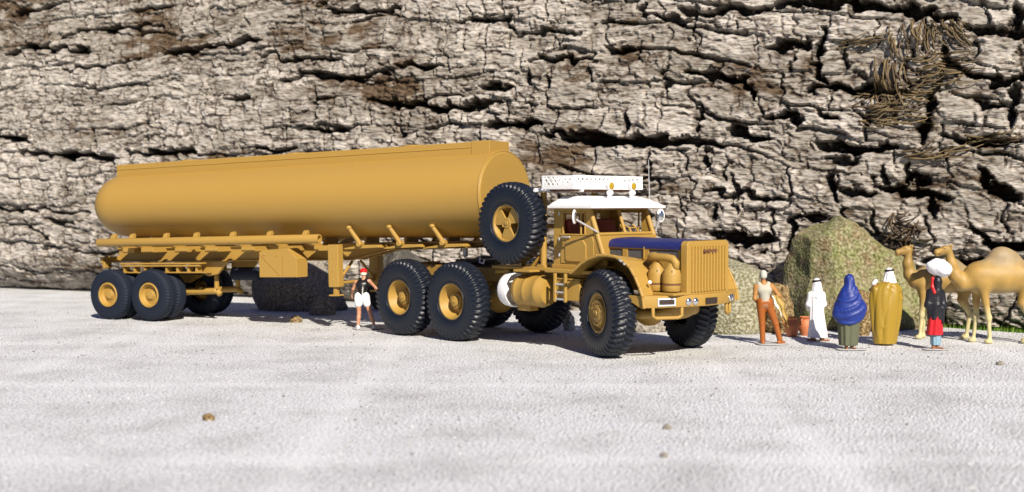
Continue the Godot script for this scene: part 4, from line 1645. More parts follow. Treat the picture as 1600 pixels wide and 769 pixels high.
	# twin air cleaners in front of the near wing
	for x in [1.02, 1.42]:
		g = G.new()
		g.lathe([Vector2(0, 1.48), Vector2(0.17, 1.49), Vector2(0.195, 1.52), Vector2(0.195, 1.63), Vector2(0.175, 1.635), Vector2(0.175, 1.665), Vector2(0.2, 1.67), Vector2(0.2, 1.86), Vector2(0.185, 1.93), Vector2(0.10, 2.06), Vector2(0.075, 2.10), Vector2(0, 2.11)], 24, Transform3D(Basis(), Vector3(x, 0, 0.99)))
		var ac := put("air_cleaner", g.mesh(O), t)
		g = G.new()
		g.lathe([Vector2(0.18, 1.63), Vector2(0.203, 1.632), Vector2(0.203, 1.662), Vector2(0.18, 1.668)], 24, Transform3D(Basis(), Vector3(x, 0, 0.99)))
		for a in [0.9, 1.9]:
			g.box(Vector3(x + cos(a) * 0.197, 1.93, 0.99 + sin(a) * 0.185), Vector3(0.02, 0.05, 0.02))
		put("clamp_band", g.mesh(M.brown), ac)
	g = G.new()
	g.tube([Vector3(0.72, 2.23, 0.62), Vector3(0.76, 2.225, 0.85), Vector3(0.85, 2.22, 0.98), Vector3(1.0, 2.22, 1.0), Vector3(1.3, 2.215, 1.0), Vector3(1.46, 2.19, 1.0), Vector3(1.53, 2.11, 0.99), Vector3(1.52, 1.99, 0.99)], 0.085, 12)
	g.ball(Vector3(1.02, 2.12, 0.99), Vector3(0.05, 0.05, 0.05), 10, 6)
	part("intake_pipe", g, O, t)
	g = G.new()
	g.box(Vector3(1.22, 1.44, 0.95), Vector3(0.85, 0.06, 0.5), I, 0.02)
	part("cleaner_shelf", g, O, t)
	# steps, battery box, air tank, white-ended drum
	g = G.new()
	for x in [-1.56, -1.24]:
		g.box(Vector3(x, 1.46, 1.45), Vector3(0.075, 0.66, 0.075), I, 0.02)
	part("step_upright", g, O, t)
	for y in [1.2, 1.36, 1.54]:
		g = G.new()
		g.bar(Vector3(-1.56, y, 1.45), Vector3(-1.24, y, 1.45), 0.024, -1.0, 8)
		part("step_rung", g, M.silver, t)
	g = G.new()
	g.box(Vector3(-1.28, 1.40, 1.08), Vector3(0.75, 0.47, 0.52), I, 0.02)
	g.box(Vector3(-1.28, 1.655, 1.08), Vector3(0.80, 0.035, 0.56), I, 0.01)
	part("battery_box", g, O, t)
	g = G.new()
	var dr := Transform3D(Basis(Vector3.UP, Vector3.RIGHT, Vector3.FORWARD), Vector3(-3.02, 1.32, 1.14))
	g.lathe([Vector2(0, 0), Vector2(0.30, 0.01), Vector2(0.345, 0.05), Vector2(0.36, 0.12), Vector2(0.37, 0.14), Vector2(0.38, 0.17), Vector2(0.37, 0.20), Vector2(0.362, 0.22), Vector2(0.362, 0.40), Vector2(0.37, 0.42), Vector2(0.38, 0.45), Vector2(0.37, 0.48), Vector2(0.362, 0.50), Vector2(0.362, 0.74), Vector2(0.37, 0.76), Vector2(0.38, 0.79), Vector2(0.36, 0.84), Vector2(0.30, 1.0), Vector2(0, 1.02)], 32, dr)
	var tank := put("fuel_drum", g.mesh(O), t)
	g = G.new()
	g.box(Vector3(-2.72, 0.93, 1.14), Vector3(0.42, 0.16, 0.3), I, 0.015)
	put("drum_bracket", g.mesh(O), tank)
	g = G.new()
	var wr := Transform3D(dr.basis, Vector3(-3.42, 1.32, 1.14))
	g.lathe([Vector2(0, 0.02), Vector2(0.30, 0.0), Vector2(0.37, 0.03), Vector2(0.40, 0.09), Vector2(0.405, 0.20), Vector2(0.415, 0.21), Vector2(0.415, 0.33), Vector2(0.40, 0.345), Vector2(0.385, 0.33), Vector2(0.38, 0.12), Vector2(0, 0.10)], 32, wr)
	part("white_drum_end", g, M.white, t)
	g = G.new()
	g.bar(Vector3(-3.95, 1.72, 1.0), Vector3(-3.4, 1.76, 1.05), 0.045)
	g.bar(Vector3(-3.5, 1.75, 0.7), Vector3(-3.5, 1.75, 1.1), 0.06)
	part("coupling_pipe", g, O, t)
	g = G.new()
	g.tube([Vector3(-4.9, 2.02, 0.62), Vector3(-4.88, 1.90, 0.66), Vector3(-4.72, 1.88, 0.68), Vector3(-4.70, 1.98, 0.66)], 0.022, 6)
	part("brake_hose", g, M.white, t)
	# frame of the spare wheel and the load rack
	g = G.new()
	for s in [-1, 1]:
		g.bar(Vector3(-2.44, 1.86, 0.90 * s), Vector3(-2.44, 3.64, 0.90 * s), 0.075)
		g.box(Vector3(-2.44, 1.90, 0.90 * s), Vector3(0.24, 0.07, 0.24), I, 0.015)
	g.bar(Vector3(-2.44, 2.85, -0.9), Vector3(-2.44, 2.85, 0.9), 0.05)
	g.bar(Vector3(-2.44, 2.25, 0.86), Vector3(-2.85, 1.88, 0.86), 0.045)
	g.bar(Vector3(-2.44, 2.9, 0.85), Vector3(-3.12, 2.9, 0.95), 0.07)
	g.bar(Vector3(-3.12, 2.9, 0.9), Vector3(-3.12, 2.9, 1.3), 0.09)
	g.bar(Vector3(-3.12, 2.9, 0.92), Vector3(-3.3, 1.86, 0.7), 0.055)
	part("rack_post", g, O, t)
	g = G.new()
	for s in [-1, 1]:
		g.bar(Vector3(-2.62, 3.69, 0.90 * s), Vector3(-1.2, 3.69, 0.90 * s), 0.05)
	g.bar(Vector3(-2.44, 3.68, -1.15), Vector3(-2.44, 3.68, 1.22), 0.05)
	g.box(Vector3(-1.68, 3.735, 0), Vector3(0.98, 0.045, 2.46), I, 0.012)
	part("rack_floor", g, M.white, t)
	g = G.new()
	for k in 4:
		g.box(Vector3(-2.0 + 0.22 * k, 3.675, 0), Vector3(0.12, 0.05, 2.2), I, 0.008)
	part("rack_plank", g, M.brown, t)
	# perforated sides: a solid lower band, a lattice of crossing strips, a top rail
	var faces := [[Vector3(-1.20, 0, 1.235), Vector3(-1.20, 0, -1.235)], [Vector3(-2.17, 0, 1.235), Vector3(-1.20, 0, 1.235)], [Vector3(-2.17, 0, -1.235), Vector3(-1.20, 0, -1.235)], [Vector3(-2.17, 0, 1.235), Vector3(-2.17, 0, -1.235)]]
	for fi in faces.size():
		var a: Vector3 = faces[fi][0]
		var b: Vector3 = faces[fi][1]
		var e := (b - a).normalized()
		var l := a.distance_to(b)
		var xf := Transform3D(Basis(e, Vector3.UP, e.cross(Vector3.UP)), a)
		var lo := 3.865 if fi == 0 else 3.80
		g = G.new()
		g.box(Vector3(l * 0.5, (3.70 + lo) * 0.5, 0), Vector3(l + 0.02, lo - 3.70, 0.028), xf, 0.008)
		g.box(Vector3(l * 0.5, 4.005, 0), Vector3(l + 0.02, 0.03, 0.028), xf, 0.008)
		for x in [0.03, l - 0.03] + ([0.12] if fi == 0 else []):
			g.box(Vector3(x, (lo + 4.0) * 0.5, 0), Vector3(0.07, 4.0 - lo, 0.026), xf, 0.006)
		var rack := put("rack_side", g.mesh(M.white), t)
		g = G.new()
		var hgt := 3.99 - lo
		var step := 0.15
		for dirn in [-1, 1]:
			var x := -hgt
			while x < l + hgt:
				var p0 := Vector2(x, lo)
				var p1 := Vector2(x + hgt, 3.99)
				if dirn < 0:
					p0 = Vector2(x + hgt, lo)
					p1 = Vector2(x, 3.99)
				var c0 := clampf(p0.x, 0.02, l - 0.02)
				var c1 := clampf(p1.x, 0.02, l - 0.02)
				if absf(c1 - c0) > 0.02:
					var y0 := lerpf(p0.y, p1.y, (c0 - p0.x) / (p1.x - p0.x))
					var y1 := lerpf(p0.y, p1.y, (c1 - p0.x) / (p1.x - p0.x))
					g.bar(xf * Vector3(c0, y0, 0.004 * dirn), xf * Vector3(c1, y1, 0.004 * dirn), 0.021, -1.0, 4)
				x += step
		put("lattice", g.mesh(M.white), rack)
	# two amber lamps on the roof
	for z in [0.40, -0.40]:
		g = G.new()
		g.bar(Vector3(-0.86, 3.44, z), Vector3(-0.82, 3.62, z), 0.05)
		g.ball(Vector3(-0.82, 3.62, z), Vector3(0.085, 0.07, 0.085), 12, 8)
		g.lathe([Vector2(0, 0), Vector2(0.06, 0.0), Vector2(0.095, 0.05), Vector2(0.105, 0.14), Vector2(0.09, 0.15), Vector2(0.085, 0.14), Vector2(0, 0.13)], 18, G.along(Vector3(-0.92, 3.775, z), Vector3(0, 3.775, z)))
		var lamp := put("roof_lamp", g.mesh(M.white), t)
		g = G.new()
		g.lathe([Vector2(0.083, 0.0), Vector2(0.07, 0.03), Vector2(0, 0.045)], 16, G.along(Vector3(-0.785, 3.775, z), Vector3(0, 3.775, z)))
		put("lens", g.mesh(M.amber), lamp)
	# mirrors and aerial
	for s in [-1, 1]:
		g = G.new()
		g.bar(Vector3(-0.62, 2.72, 1.03 * s), Vector3(-0.88, 3.02, 1.50 * s), 0.024, -1.0, 8)
		var arm := put("mirror_arm", g.mesh(M.silver), t)
		g = G.new()
		var mb := Basis(Vector3.UP, 0.35 * s)
		g.ball(Vector3(-0.88, 3.08, 1.55 * s), Vector3(0.035, 0.165, 0.115), 16, 10, mb)
		put("mirror", g.mesh(M.white), arm)
		g = G.new()
		g.ball(Vector3(-0.88, 3.08, 1.55 * s) + mb * Vector3(0.018, 0, 0), Vector3(0.025, 0.125, 0.08), 16, 10, mb)
		put("mirror_glass", g.mesh(M.chrome), arm)
	g = G.new()
	g.bar(Vector3(-0.9, 3.33, -1.15), Vector3(-0.94, 4.42, -1.15), 0.014, 0.008, 6)
	part("aerial", g, M.silver, t)


# ---------------------------------------------------------------- the tank trailer; x forwards, y up, z to its near side
func tank_section(x: float) -> Array:   # centre height, half height, half width
	var f := clampf((x + 1.5) / 13.03, 0.0, 1.0)
	return [lerpf(3.34, 3.305, f), lerpf(0.94, 1.125, f), lerpf(1.20, 1.47, f)]


func build_trailer() -> void:
	var t := thing("tank_trailer", "long ochre tank semi-trailer with tapering oval tank on eight dark tyres", "trailer", Vector3(-10.386, 0, -38.099))
	t.rotation = Vector3(0, -0.464, 0.026)
	var O: Material = M.ochre
	var I := Transform3D()
	var g: G
	for x in [-0.777, 0.777]:
		for s in [1, -1]:
			var turn := 0.0 if s == 1 else PI
			make_wheel("small", t, Vector3(x, 0.735, 1.29 * s), turn, x * 2.0)
			make_wheel("inner", t, Vector3(x, 0.735, 0.84 * s), turn, x)
	# tank shell
	g = G.new()
	var P := PackedVector3Array()
	var seg := 72
	var xs := []
	for k in 13:   # domed rear
		var a := PI * 0.5 * k / 12.0
		xs.append([-1.02 - 0.80 * cos(a), pow(sin(a), 0.38) if k > 0 else 0.0])
	for k in 20:
		xs.append([lerpf(-0.9, 11.45, k / 19.0), 1.0])
	xs.append([11.50, 0.995])
	xs.append([11.53, 0.98])
	for q in xs:
		var s := tank_section(q[0])
		for j in seg:
			var a := TAU * j / seg
			P.append(Vector3(q[0], s[0] + s[1] * q[1] * sin(a), s[2] * q[1] * cos(a)))
	g.sheet(P, xs.size(), seg, false, true)
	part("tank_shell", g, O, t)
	g = G.new()   # front head, slightly dished, with a rolled rim
	P = PackedVector3Array()
	var fs := tank_section(11.53)
	for r in [[11.515, 0.985], [11.535, 0.97], [11.545, 0.94], [11.56, 0.6], [11.565, 0.0]]:
		for j in seg:
			var a := TAU * j / seg
			P.append(Vector3(r[0], fs[0] + fs[1] * r[1] * sin(a), fs[2] * r[1] * cos(a)))
	g.sheet(P, 5, seg, false, true, Vector3.RIGHT)
	var rim := []
	for j in seg:
		var a := TAU * j / seg
		rim.append(Vector3(11.50, fs[0] + fs[1] * 1.0 * sin(a), fs[2] * 1.0 * cos(a)))
	g.tube(rim, 0.022, 6, true)
	part("tank_head", g, O, t)
	# walkway box along the top
	g = G.new()
	P = PackedVector3Array()
	var wn := 14
	for k in wn:
		var x := lerpf(-1.18, 10.85, k / (wn - 1.0))
		var top := lerpf(4.545, 4.675, (x + 1.2) / 12.6)
		for q in [[0.535, -0.5], [0.535, -0.012], [0.523, 0.0], [-0.523, 0.0], [-0.535, -0.012], [-0.535, -0.5]]:
			P.append(Vector3(x, top + q[1], q[0]))
	var sidew := PackedVector3Array()
	for face in [[0, 1], [1, 2], [2, 3], [3, 4], [4, 5]]:
		var F := PackedVector3Array()
		for k in wn:
			F.append(P[k * 6 + face[0]])
			F.append(P[k * 6 + face[1]])
		g.sheet(F, wn, 2, false, false, [Vector3.BACK, Vector3(0, 1, 1), Vector3.UP, Vector3(0, 1, -1), Vector3.FORWARD][face[0]])
	g.box(Vector3(-1.17, 4.33, 0), Vector3(0.03, 0.42, 1.06))
	for s in [-1, 1]:
		g.bar(Vector3(-1.15, 4.40, 0.535 * s), Vector3(10.85, 4.53, 0.535 * s), 0.018, -1.0, 6)
	part("walkway", g, O, t)
	g = G.new()
	g.box(Vector3(11.11, 4.47, 0), Vector3(0.54, 0.44, 1.12), I, 0.02)
	part("walkway_box", g, O, t)
	for x in [1.2, 5.0, 8.8]:
		g = G.new()
		var y := lerpf(4.545, 4.675, (x + 1.2) / 12.6)
		g.lathe([Vector2(0, 0.09), Vector2(0, 0.09)], 4)
		g.lathe([Vector2(0.30, -0.02), Vector2(0.30, 0.03), Vector2(0.26, 0.05), Vector2(0, 0.06)], 24, Transform3D(Basis(), Vector3(x, y, 0)))
		part("hatch", g, O, t)
	# frame: two deep beams with flanges, stepped up towards the front
	for s in [-1, 1]:
		g = G.new()
		var web := PackedVector2Array([Vector2(-1.42, 1.66), Vector2(6.95, 1.66), Vector2(7.25, 1.70), Vector2(7.7, 1.82), Vector2(8.2, 1.93), Vector2(10.6, 1.96), Vector2(11.05, 2.06), Vector2(11.05, 2.09), Vector2(-1.42, 2.04)])
		g.prism(web, 0.05, Transform3D(Basis(), Vector3(0, 0, 0.27 * s)), 0.006)
		g.box(Vector3(2.76, 1.665, 0.29 * s), Vector3(8.36, 0.035, 0.16), I, 0.008)
		for q in [[6.95, 1.66, 7.7, 1.82], [7.7, 1.82, 8.2, 1.93], [8.2, 1.93, 10.6, 1.96], [10.6, 1.96, 11.05, 2.06]]:
			var a := Vector3(q[0], q[1], 0.29 * s)
			var b := Vector3(q[2], q[3], 0.29 * s)
			var d := (b - a).normalized()
			g.box(Vector3.ZERO, Vector3(a.distance_to(b) + 0.01, 0.035, 0.156), Transform3D(Basis(d, Vector3.BACK.cross(d), Vector3.BACK), (a + b) * 0.5), 0.008)
		g.box(Vector3(4.8, 2.065, 0.29 * s), Vector3(12.45, 0.05, 0.16), Transform3D(Basis(Vector3.BACK, 0.0045), Vector3(0, -0.005, 0)), 0.008)
		part("frame_beam", g, O, t)
	g = G.new()
	for x in [-1.36, 0.0, 1.5, 3.0, 4.4, 5.9, 7.4, 8.8, 10.2, 10.98]:
		var lo := 1.70 if x < 7.0 else 2.02
		g.box(Vector3(x, (lo + 2.03) * 0.5, 0), Vector3(0.10, 2.03 - lo, 0.52), I, 0.01)
	g.box(Vector3(10.2, 1.965, 0), Vector3(1.5, 0.03, 1.5), I, 0.008)
	part("cross_member", g, O, t)
	g = G.new()   # rear bumper with lamp plates
	g.box(Vector3(-1.45, 1.73, 0), Vector3(0.12, 0.18, 2.0), I, 0.015)
	g.box(Vector3(-1.40, 1.60, 0.82), Vector3(0.10, 0.22, 0.3), I, 0.015)
	g.box(Vector3(-1.40, 1.60, -0.82), Vector3(0.10, 0.22, 0.3), I, 0.015)
	part("rear_crossbar", g, O, t)
	# cradles carrying the tank, and the slanting gussets at its side
	var spots := [-0.77, -0.06, 1.21, 2.31, 3.6, 4.87, 6.06, 7.41, 8.66, 9.95]
	for k in spots.size():
		var x: float = spots[k]
		var s := tank_section(x)
		for sd in [-1, 1]:
			g = G.new()
			var z1: float = 1.20
			var a := asin(clampf(-(1.0 - pow(minf(z1 / s[2], 0.999), 2.0)), -1.0, 1.0))
			var y1: float = s[0] - s[1] * sqrt(maxf(0.0, 1.0 - pow(minf(z1, s[2] * 0.985) / s[2], 2.0)))
			y1 = clampf(y1, 2.42, 2.56)
			var zt := 1.16 if k < 7 else 1.04
			if k < 7:
				# flat bracket arm from the frame out to the pipe, with an upright lug
				g.prism(PackedVector2Array([Vector2(0.28, 1.90), Vector2(1.30, 2.20), Vector2(1.30, 2.30), Vector2(1.20, 2.47), Vector2(1.10, 2.50), Vector2(1.06, 2.44), Vector2(1.12, 2.30), Vector2(0.28, 2.06)]), 0.14, Transform3D(Basis(Vector3(0, 0, sd), Vector3.UP, Vector3(-1, 0, 0)), Vector3(x, 0, 0)), 0.015)
				g.box(Vector3(x + 0.30, 2.0, 0.60 * sd), Vector3(0.46, 0.14, 0.62), I, 0.012)
			else:
				g.bar(Vector3(x, 2.52, 1.08 * sd), Vector3(x + 0.20, 2.14, 0.93 * sd), 0.055, 0.065, 10)
				g.prism(PackedVector2Array([Vector2(x - 0.35, 1.99), Vector2(x + 0.2, 2.07), Vector2(x + 0.75, 2.07), Vector2(x + 0.8, 2.0), Vector2(x - 0.3, 1.96)]), 0.60, Transform3D(Basis(), Vector3(0, 0, 0.58 * sd)), 0.01)
				g.ball(Vector3(x - 0.01, 2.54, 1.09 * sd), Vector3(0.08, 0.06, 0.07), 10, 6)
				g.bar(Vector3(x + 0.21, 2.10, 0.80 * sd), Vector3(x + 0.21, 2.10, 1.02 * sd), 0.075)
			part("gusset", g, O, t)
		g = G.new()
		var cr := PackedVector2Array([Vector2(-0.32, 2.06), Vector2(0.32, 2.06)])
		for j in 9:
			var z := lerpf(0.32, -0.32, j / 8.0)
			cr.append(Vector2(z, s[0] - s[1] * sqrt(1.0 - pow(z / s[2], 2.0)) + 0.02))
		g.prism(cr, 0.07, Transform3D(Basis(Vector3(0, 0, 1), Vector3.UP, Vector3(-1, 0, 0)), Vector3(x, 0, 0)))
		part("cradle", g, O, t)
	# hose pipes along both sides, open at the ends
	for s in [-1, 1]:
		g = G.new()
		g.lathe([Vector2(0.085, 0.3), Vector2(0.085, 0.0), Vector2(0.118, 0.0), Vector2(0.122, 0.01), Vector2(0.122, 7.80), Vector2(0.118, 7.81), Vector2(0.085, 7.81), Vector2(0.085, 7.5), Vector2(0.0, 7.5)], 20, G.along(Vector3(-1.15, 2.245, 1.38 * s), Vector3(6.66, 2.265, 1.38 * s)))
		part("hose_pipe", g, O, t)
	# locker with a clipped corner
	g = G.new()
	g.prism(PackedVector2Array([Vector2(4.66, 1.24), Vector2(5.90, 1.24), Vector2(5.92, 1.74), Vector2(5.62, 2.02), Vector2(4.80, 1.98), Vector2(4.66, 1.92)]), 0.5, Transform3D(Basis(), Vector3(0, 0, 1.15)), 0.012)
	var locker := put("side_locker", g.mesh(O), t)
	g = G.new()
	for p in [[4.85, 1.86], [5.28, 1.84]]:
		g.bar(Vector3(p[0], p[1], 1.39), Vector3(p[0], p[1], 1.42), 0.028, -1.0, 8)
	put("bolt", g.mesh(O), locker)
	g = G.new()
	g.box(Vector3(5.0, 1.58, 1.402), Vector3(0.86, 0.012, 0.012), Transform3D(Basis(Vector3.BACK, -0.72), Vector3(5.0, 1.58, 0)).translated_local(Vector3(-5.0, -1.58, 0)), 0.002)
	g.box(Vector3(5.45, 1.55, 1.402), Vector3(0.010, 0.55, 0.012), I, 0.002)
	put("locker_seam", g.mesh(M.ochre_inside), locker)
	# landing legs, braces between them
	for s in [-1, 1]:
		g = G.new()
		g.box(Vector3(6.89, 1.53, 1.0 * s), Vector3(0.33, 1.14, 0.26), I, 0.02)
		for y in [1.15, 1.4, 1.75]:
			g.bar(Vector3(6.89, y, 1.12 * s), Vector3(6.89, y, 1.145 * s), 0.025, -1.0, 8)
		var leg := put("landing_leg", g.mesh(O), t)
		g = G.new()
		g.box(Vector3(6.89, 0.87, 1.0 * s), Vector3(0.12, 0.28, 0.12), I, 0.01)
		g.box(Vector3(6.89, 0.745, 1.0 * s), Vector3(0.30, 0.045, 0.30), I, 0.012)
		put("foot", g.mesh(O), leg)
	g = G.new()
	g.bar(Vector3(6.89, 1.06, -0.95), Vector3(6.89, 1.06, 0.95), 0.045)
	g.bar(Vector3(6.89, 1.10, 0.90), Vector3(6.89, 1.62, 0.2), 0.04)
	g.bar(Vector3(6.89, 1.10, -0.90), Vector3(6.89, 1.62, -0.2), 0.04)
	part("leg_brace", g, O, t)
	# suspension: long channel, leaf packs, hangers, torque rods, axles
	for s in [-1, 1]:
		g = G.new()
		g.box(Vector3(0.92, 1.62, 1.02 * s), Vector3(3.0, 0.045, 0.30), I, 0.012)
		g.box(Vector3(0.92, 1.555, 1.10 * s), Vector3(2.9, 0.05, 0.10), I, 0.012)
		g.box(Vector3(1.0, 1.36, 0.95 * s), Vector3(3.1, 0.04, 0.28), I, 0.012)
		for x in [-0.5, -0.1, 0.3, 1.1, 1.5, 1.9, 2.2]:
			g.box(Vector3(x, 1.46, 0.98 * s), Vector3(0.07, 0.18, 0.22), I, 0.01)
		part("suspension_channel", g, O, t)
		g = G.new()
		for k in 5:
			g.box(Vector3(0.0, 1.0 + 0.05 * k, 0.55 * s), Vector3(1.2 + 0.22 * k, 0.045, 0.16), I, 0.01)
		g.prism(PackedVector2Array([Vector2(2.1, 1.66), Vector2(3.05, 1.66), Vector2(2.7, 1.30), Vector2(2.35, 1.24), Vector2(2.1, 1.35)]), 0.10, Transform3D(Basis(), Vector3(0, 0, 0.72 * s)), 0.012)
		part("leaf_spring", g, O, t)
		g = G.new()
		g.bar(Vector3(0.9, 0.76, 0.48 * s), Vector3(2.42, 0.80, 0.48 * s), 0.09)
		g.bar(Vector3(2.42, 0.80, 0.48 * s), Vector3(2.55, 0.70, 0.48 * s), 0.085)
		g.box(Vector3(2.42, 1.10, 0.48 * s), Vector3(0.10, 0.5, 0.12), I, 0.02)
		part("torque_rod", g, O, t)
	g = G.new()
	for x in [-0.777, 0.777]:
		g.bar(Vector3(x, 0.735, -1.1), Vector3(x, 0.735, 1.1), 0.11)
	part("axle", g, O, t)
	g = G.new()
	g.bar(Vector3(2.75, 1.28, 0.15), Vector3(3.75, 1.28, 0.15), 0.19, -1.0, 20)
	part("air_tank", g, M.matt_rubber, t)
	g = G.new()
	g.bar(Vector3(10.3, 1.72, 0), Vector3(10.3, 2.0, 0), 0.07)
	part("king_pin", g, M.silver, t)
	# thin scratch-like weld seam low on the shell
	g = G.new()
	var weld := []
	for k in 12:
		var x := lerpf(-0.7, 2.0, k / 11.0)
		var s := tank_section(x)
		var a := -0.72 + 0.005 * k
		weld.append(Vector3(x, s[0] + s[1] * sin(a), s[2] * cos(a)))
	g.tube(weld, 0.007, 5)
	part("weld_seam", g, M.brown, t)


# ---------------------------------------------------------------- people
func add_hand(g: G, wrist: Vector3, dir: Vector3, palm: Vector3, thumb_side: float, curl: float) -> void:
	var y := dir.normalized()
	var z := (palm - y * palm.dot(y)).normalized()
	var x := y.cross(z) * thumb_side
	var b := Blob.new()
	b.cell = 0.0075
	b.k = 0.012
	b.cap(wrist - y * 0.03, wrist + y * 0.01, 0.024, 0.026)
	b.ell(wrist + y * 0.05, Vector3(0.040, 0.052, 0.019), Basis(x, y, z))
	var lens := [0.066, 0.078, 0.072, 0.056]
	for i in 4:
		var root := wrist + y * 0.088 + x * (0.030 - 0.020 * i)
		var l: float = lens[i]
		var c := curl * (0.8 + 0.15 * i)
		var m := root + (y * cos(c * 0.5) + z * sin(c * 0.5)) * l * 0.5
		var e := m + (y * cos(c * 1.4) + z * sin(c * 1.4)) * l * 0.5
		b.cap(root - y * 0.02, m, 0.0105, 0.0095, 0.004)
		b.cap(m, e, 0.0095, 0.0078, 0.004)
	var t0 := wrist + y * 0.03 + x * 0.03
	var t1 := t0 + (y * 0.7 + x * 0.6 + z * 0.3).normalized() * 0.04
	b.cap(t0, t1, 0.014, 0.0115, 0.01)
	b.cap(t1, t1 + (y * 0.9 + x * 0.15 + z * 0.35).normalized() * 0.034, 0.0115, 0.009, 0.004)
	b.build(g)


func add_head(g: G, at: Vector3, yaw: float, tilt: float, neck: Vector3) -> void:
	var bs := Basis(Vector3.UP, yaw) * Basis(Vector3.RIGHT, tilt)   # the face looks along -z of this
	var b := Blob.new()
	b.cell = 0.0105
	b.k = 0.03
	b.cap(neck, at + bs * Vector3(0, -0.07, 0.01), 0.056, 0.052)
	b.ell(at + bs * Vector3(0, 0.025, 0.012), Vector3(0.076, 0.092, 0.094), bs)
	b.ell(at + bs * Vector3(0, -0.05, -0.025), Vector3(0.056, 0.066, 0.064), bs)
	b.ell(at + bs * Vector3(0, -0.105, -0.065), Vector3(0.022, 0.016, 0.02), bs)
	b.cap(at + bs * Vector3(0, 0.008, -0.085), at + bs * Vector3(0, -0.035, -0.108), 0.009, 0.015, 0.012)
	b.cap(at + bs * Vector3(-0.026, -0.072, -0.08), at + bs * Vector3(0.026, -0.072, -0.08), 0.009, 0.009, 0.01)
	b.cap(at + bs * Vector3(-0.045, 0.03, -0.076), at + bs * Vector3(0.045, 0.03, -0.076), 0.012, 0.012, 0.015)
	for s in [-1, 1]:
		b.ell(at + bs * Vector3(0.078 * s, -0.005, 0.01), Vector3(0.011, 0.032, 0.021), bs, 0.008)
	b.build(g)


func eyes(at: Vector3, yaw: float, tilt: float, parent: Node3D) -> void:
	var bs := Basis(Vector3.UP, yaw) * Basis(Vector3.RIGHT, tilt)
	for s in [-1, 1]:
		var g := G.new()
		g.ball(at + bs * Vector3(0.031 * s, 0.008, -0.082), Vector3(0.012, 0.007, 0.007), 8, 6, bs)
		part("eye", g, M.black, parent)


func add_foot(b: Blob, ankle: Vector3, dir: Vector3, r := 0.038) -> void:
	var d := Vector3(dir.x, 0, dir.z).normalized()
	var heel := Vector3(ankle.x, r + 0.004, ankle.z) - d * 0.05
	b.cap(ankle, heel + d * 0.05, r * 1.0, r)
	b.cap(heel, heel + d * 0.21 - Vector3(0, r * 0.25, 0), r, r * 0.75)


# J: joints; r: thickness factor
func add_body(b: Blob, J: Dictionary, r := 1.0) -> void:
	b.cap(J.neck, J.chest, 0.06 * r, 0.10 * r, 0.06)
	var side: Vector3 = (J.shr - J.shl).normalized()
	b.cap(J.chest - side * 0.075, J.chest + side * 0.075, 0.108 * r, 0.108 * r, 0.05)
	b.cap(J.chest, J.pelvis, 0.118 * r, 0.112 * r, 0.06)
	b.cap(J.pelvis - side * 0.07, J.pelvis + side * 0.07, 0.112 * r, 0.112 * r, 0.05)
	for s in ["l", "r"]:
		b.cap(J.chest + Vector3(0, 0.05, 0), J["sh" + s], 0.07 * r, 0.056 * r, 0.05)
		b.cap(J["sh" + s], J["el" + s], 0.052 * r, 0.040 * r)
		b.cap(J["el" + s], J["ha" + s], 0.041 * r, 0.027 * r)
		b.cap(J["hip" + s], J["kn" + s], 0.088 * r, 0.056 * r, 0.05)
		b.cap(J["kn" + s], J["kn" + s].lerp(J["an" + s], 0.35), 0.056 * r, 0.058 * r)
		b.cap(J["kn" + s].lerp(J["an" + s], 0.35), J["an" + s], 0.058 * r, 0.036 * r)


func base_plate(parent: Node3D, rx: float, rz: float, at := Vector3.ZERO) -> void:
	var g := G.new()
	var P := PackedVector2Array()
	for k in 20:
		var a := TAU * k / 20.0
		var q := 1.0 + 0.08 * sin(a * 3.0 + rx * 20.0)
		P.append(Vector2(cos(a) * rx * q, sin(a) * rz * q))
	g.prism(P, 0.022, Transform3D(Basis(Vector3.RIGHT, PI * 0.5), at + Vector3(0, 0.014, 0)), 0.006)
	part("base_plate", g, M.acetate, parent)


func blob(cell: float, k := 0.03) -> Blob:
	var b := Blob.new()
	b.cell = cell
	b.k = k
	return b


func cloth_mat(r: float, g: float, b: float, rough := 0.5) -> StandardMaterial3D:
	return mat(lin(r, g, b), rough, 0.25, 0.6, 0.45)


# headcloth over skull and shoulders with a dark double cord
func headcloth(root: Node3D, at: Vector3, back: float, fall: float) -> void:
	var b := blob(0.014, 0.04)
	b.ell(at + Vector3(0, 0.03, 0), Vector3(0.098, 0.108, 0.112))
	b.skirt(at + Vector3(0, 0.0, back * 0.3), at + Vector3(0, -fall, back), Vector2(0.098, 0.11), Vector2(0.165, 0.135), 0.01, 9.0, 4.0)
	var g := G.new()
	b.build(g)
	part("headcloth", g, M.cloth_white, root)
	g = G.new()
	for k in 2:
		var pts := []
		for i in 32:
			var a := TAU * i / 32.0
			pts.append(at + Vector3(cos(a) * (0.101 - 0.006 * k), 0.062 + 0.022 * k + 0.012 * cos(a), sin(a) * (0.112 - 0.006 * k)))
		g.tube(pts, 0.0125, 6, true)
	part("head_cord", g, M.black, root)


func build_figures() -> void:
	M.skin = mat(lin(0.48, 0.23, 0.135), 0.45, 0.2, 0.5)
	M.skin_brown = mat(lin(0.30, 0.13, 0.06), 0.45, 0.2, 0.5)
	M.cloth_white = cloth_mat(0.80, 0.80, 0.82, 0.55)
	M.acetate = mat(lin(0.42, 0.42, 0.43), 0.5)
	mechanic()
	orange_man()
	white_man()
	blue_woman()
	mustard_man()
	bundle_woman()
	jars()
	camels()


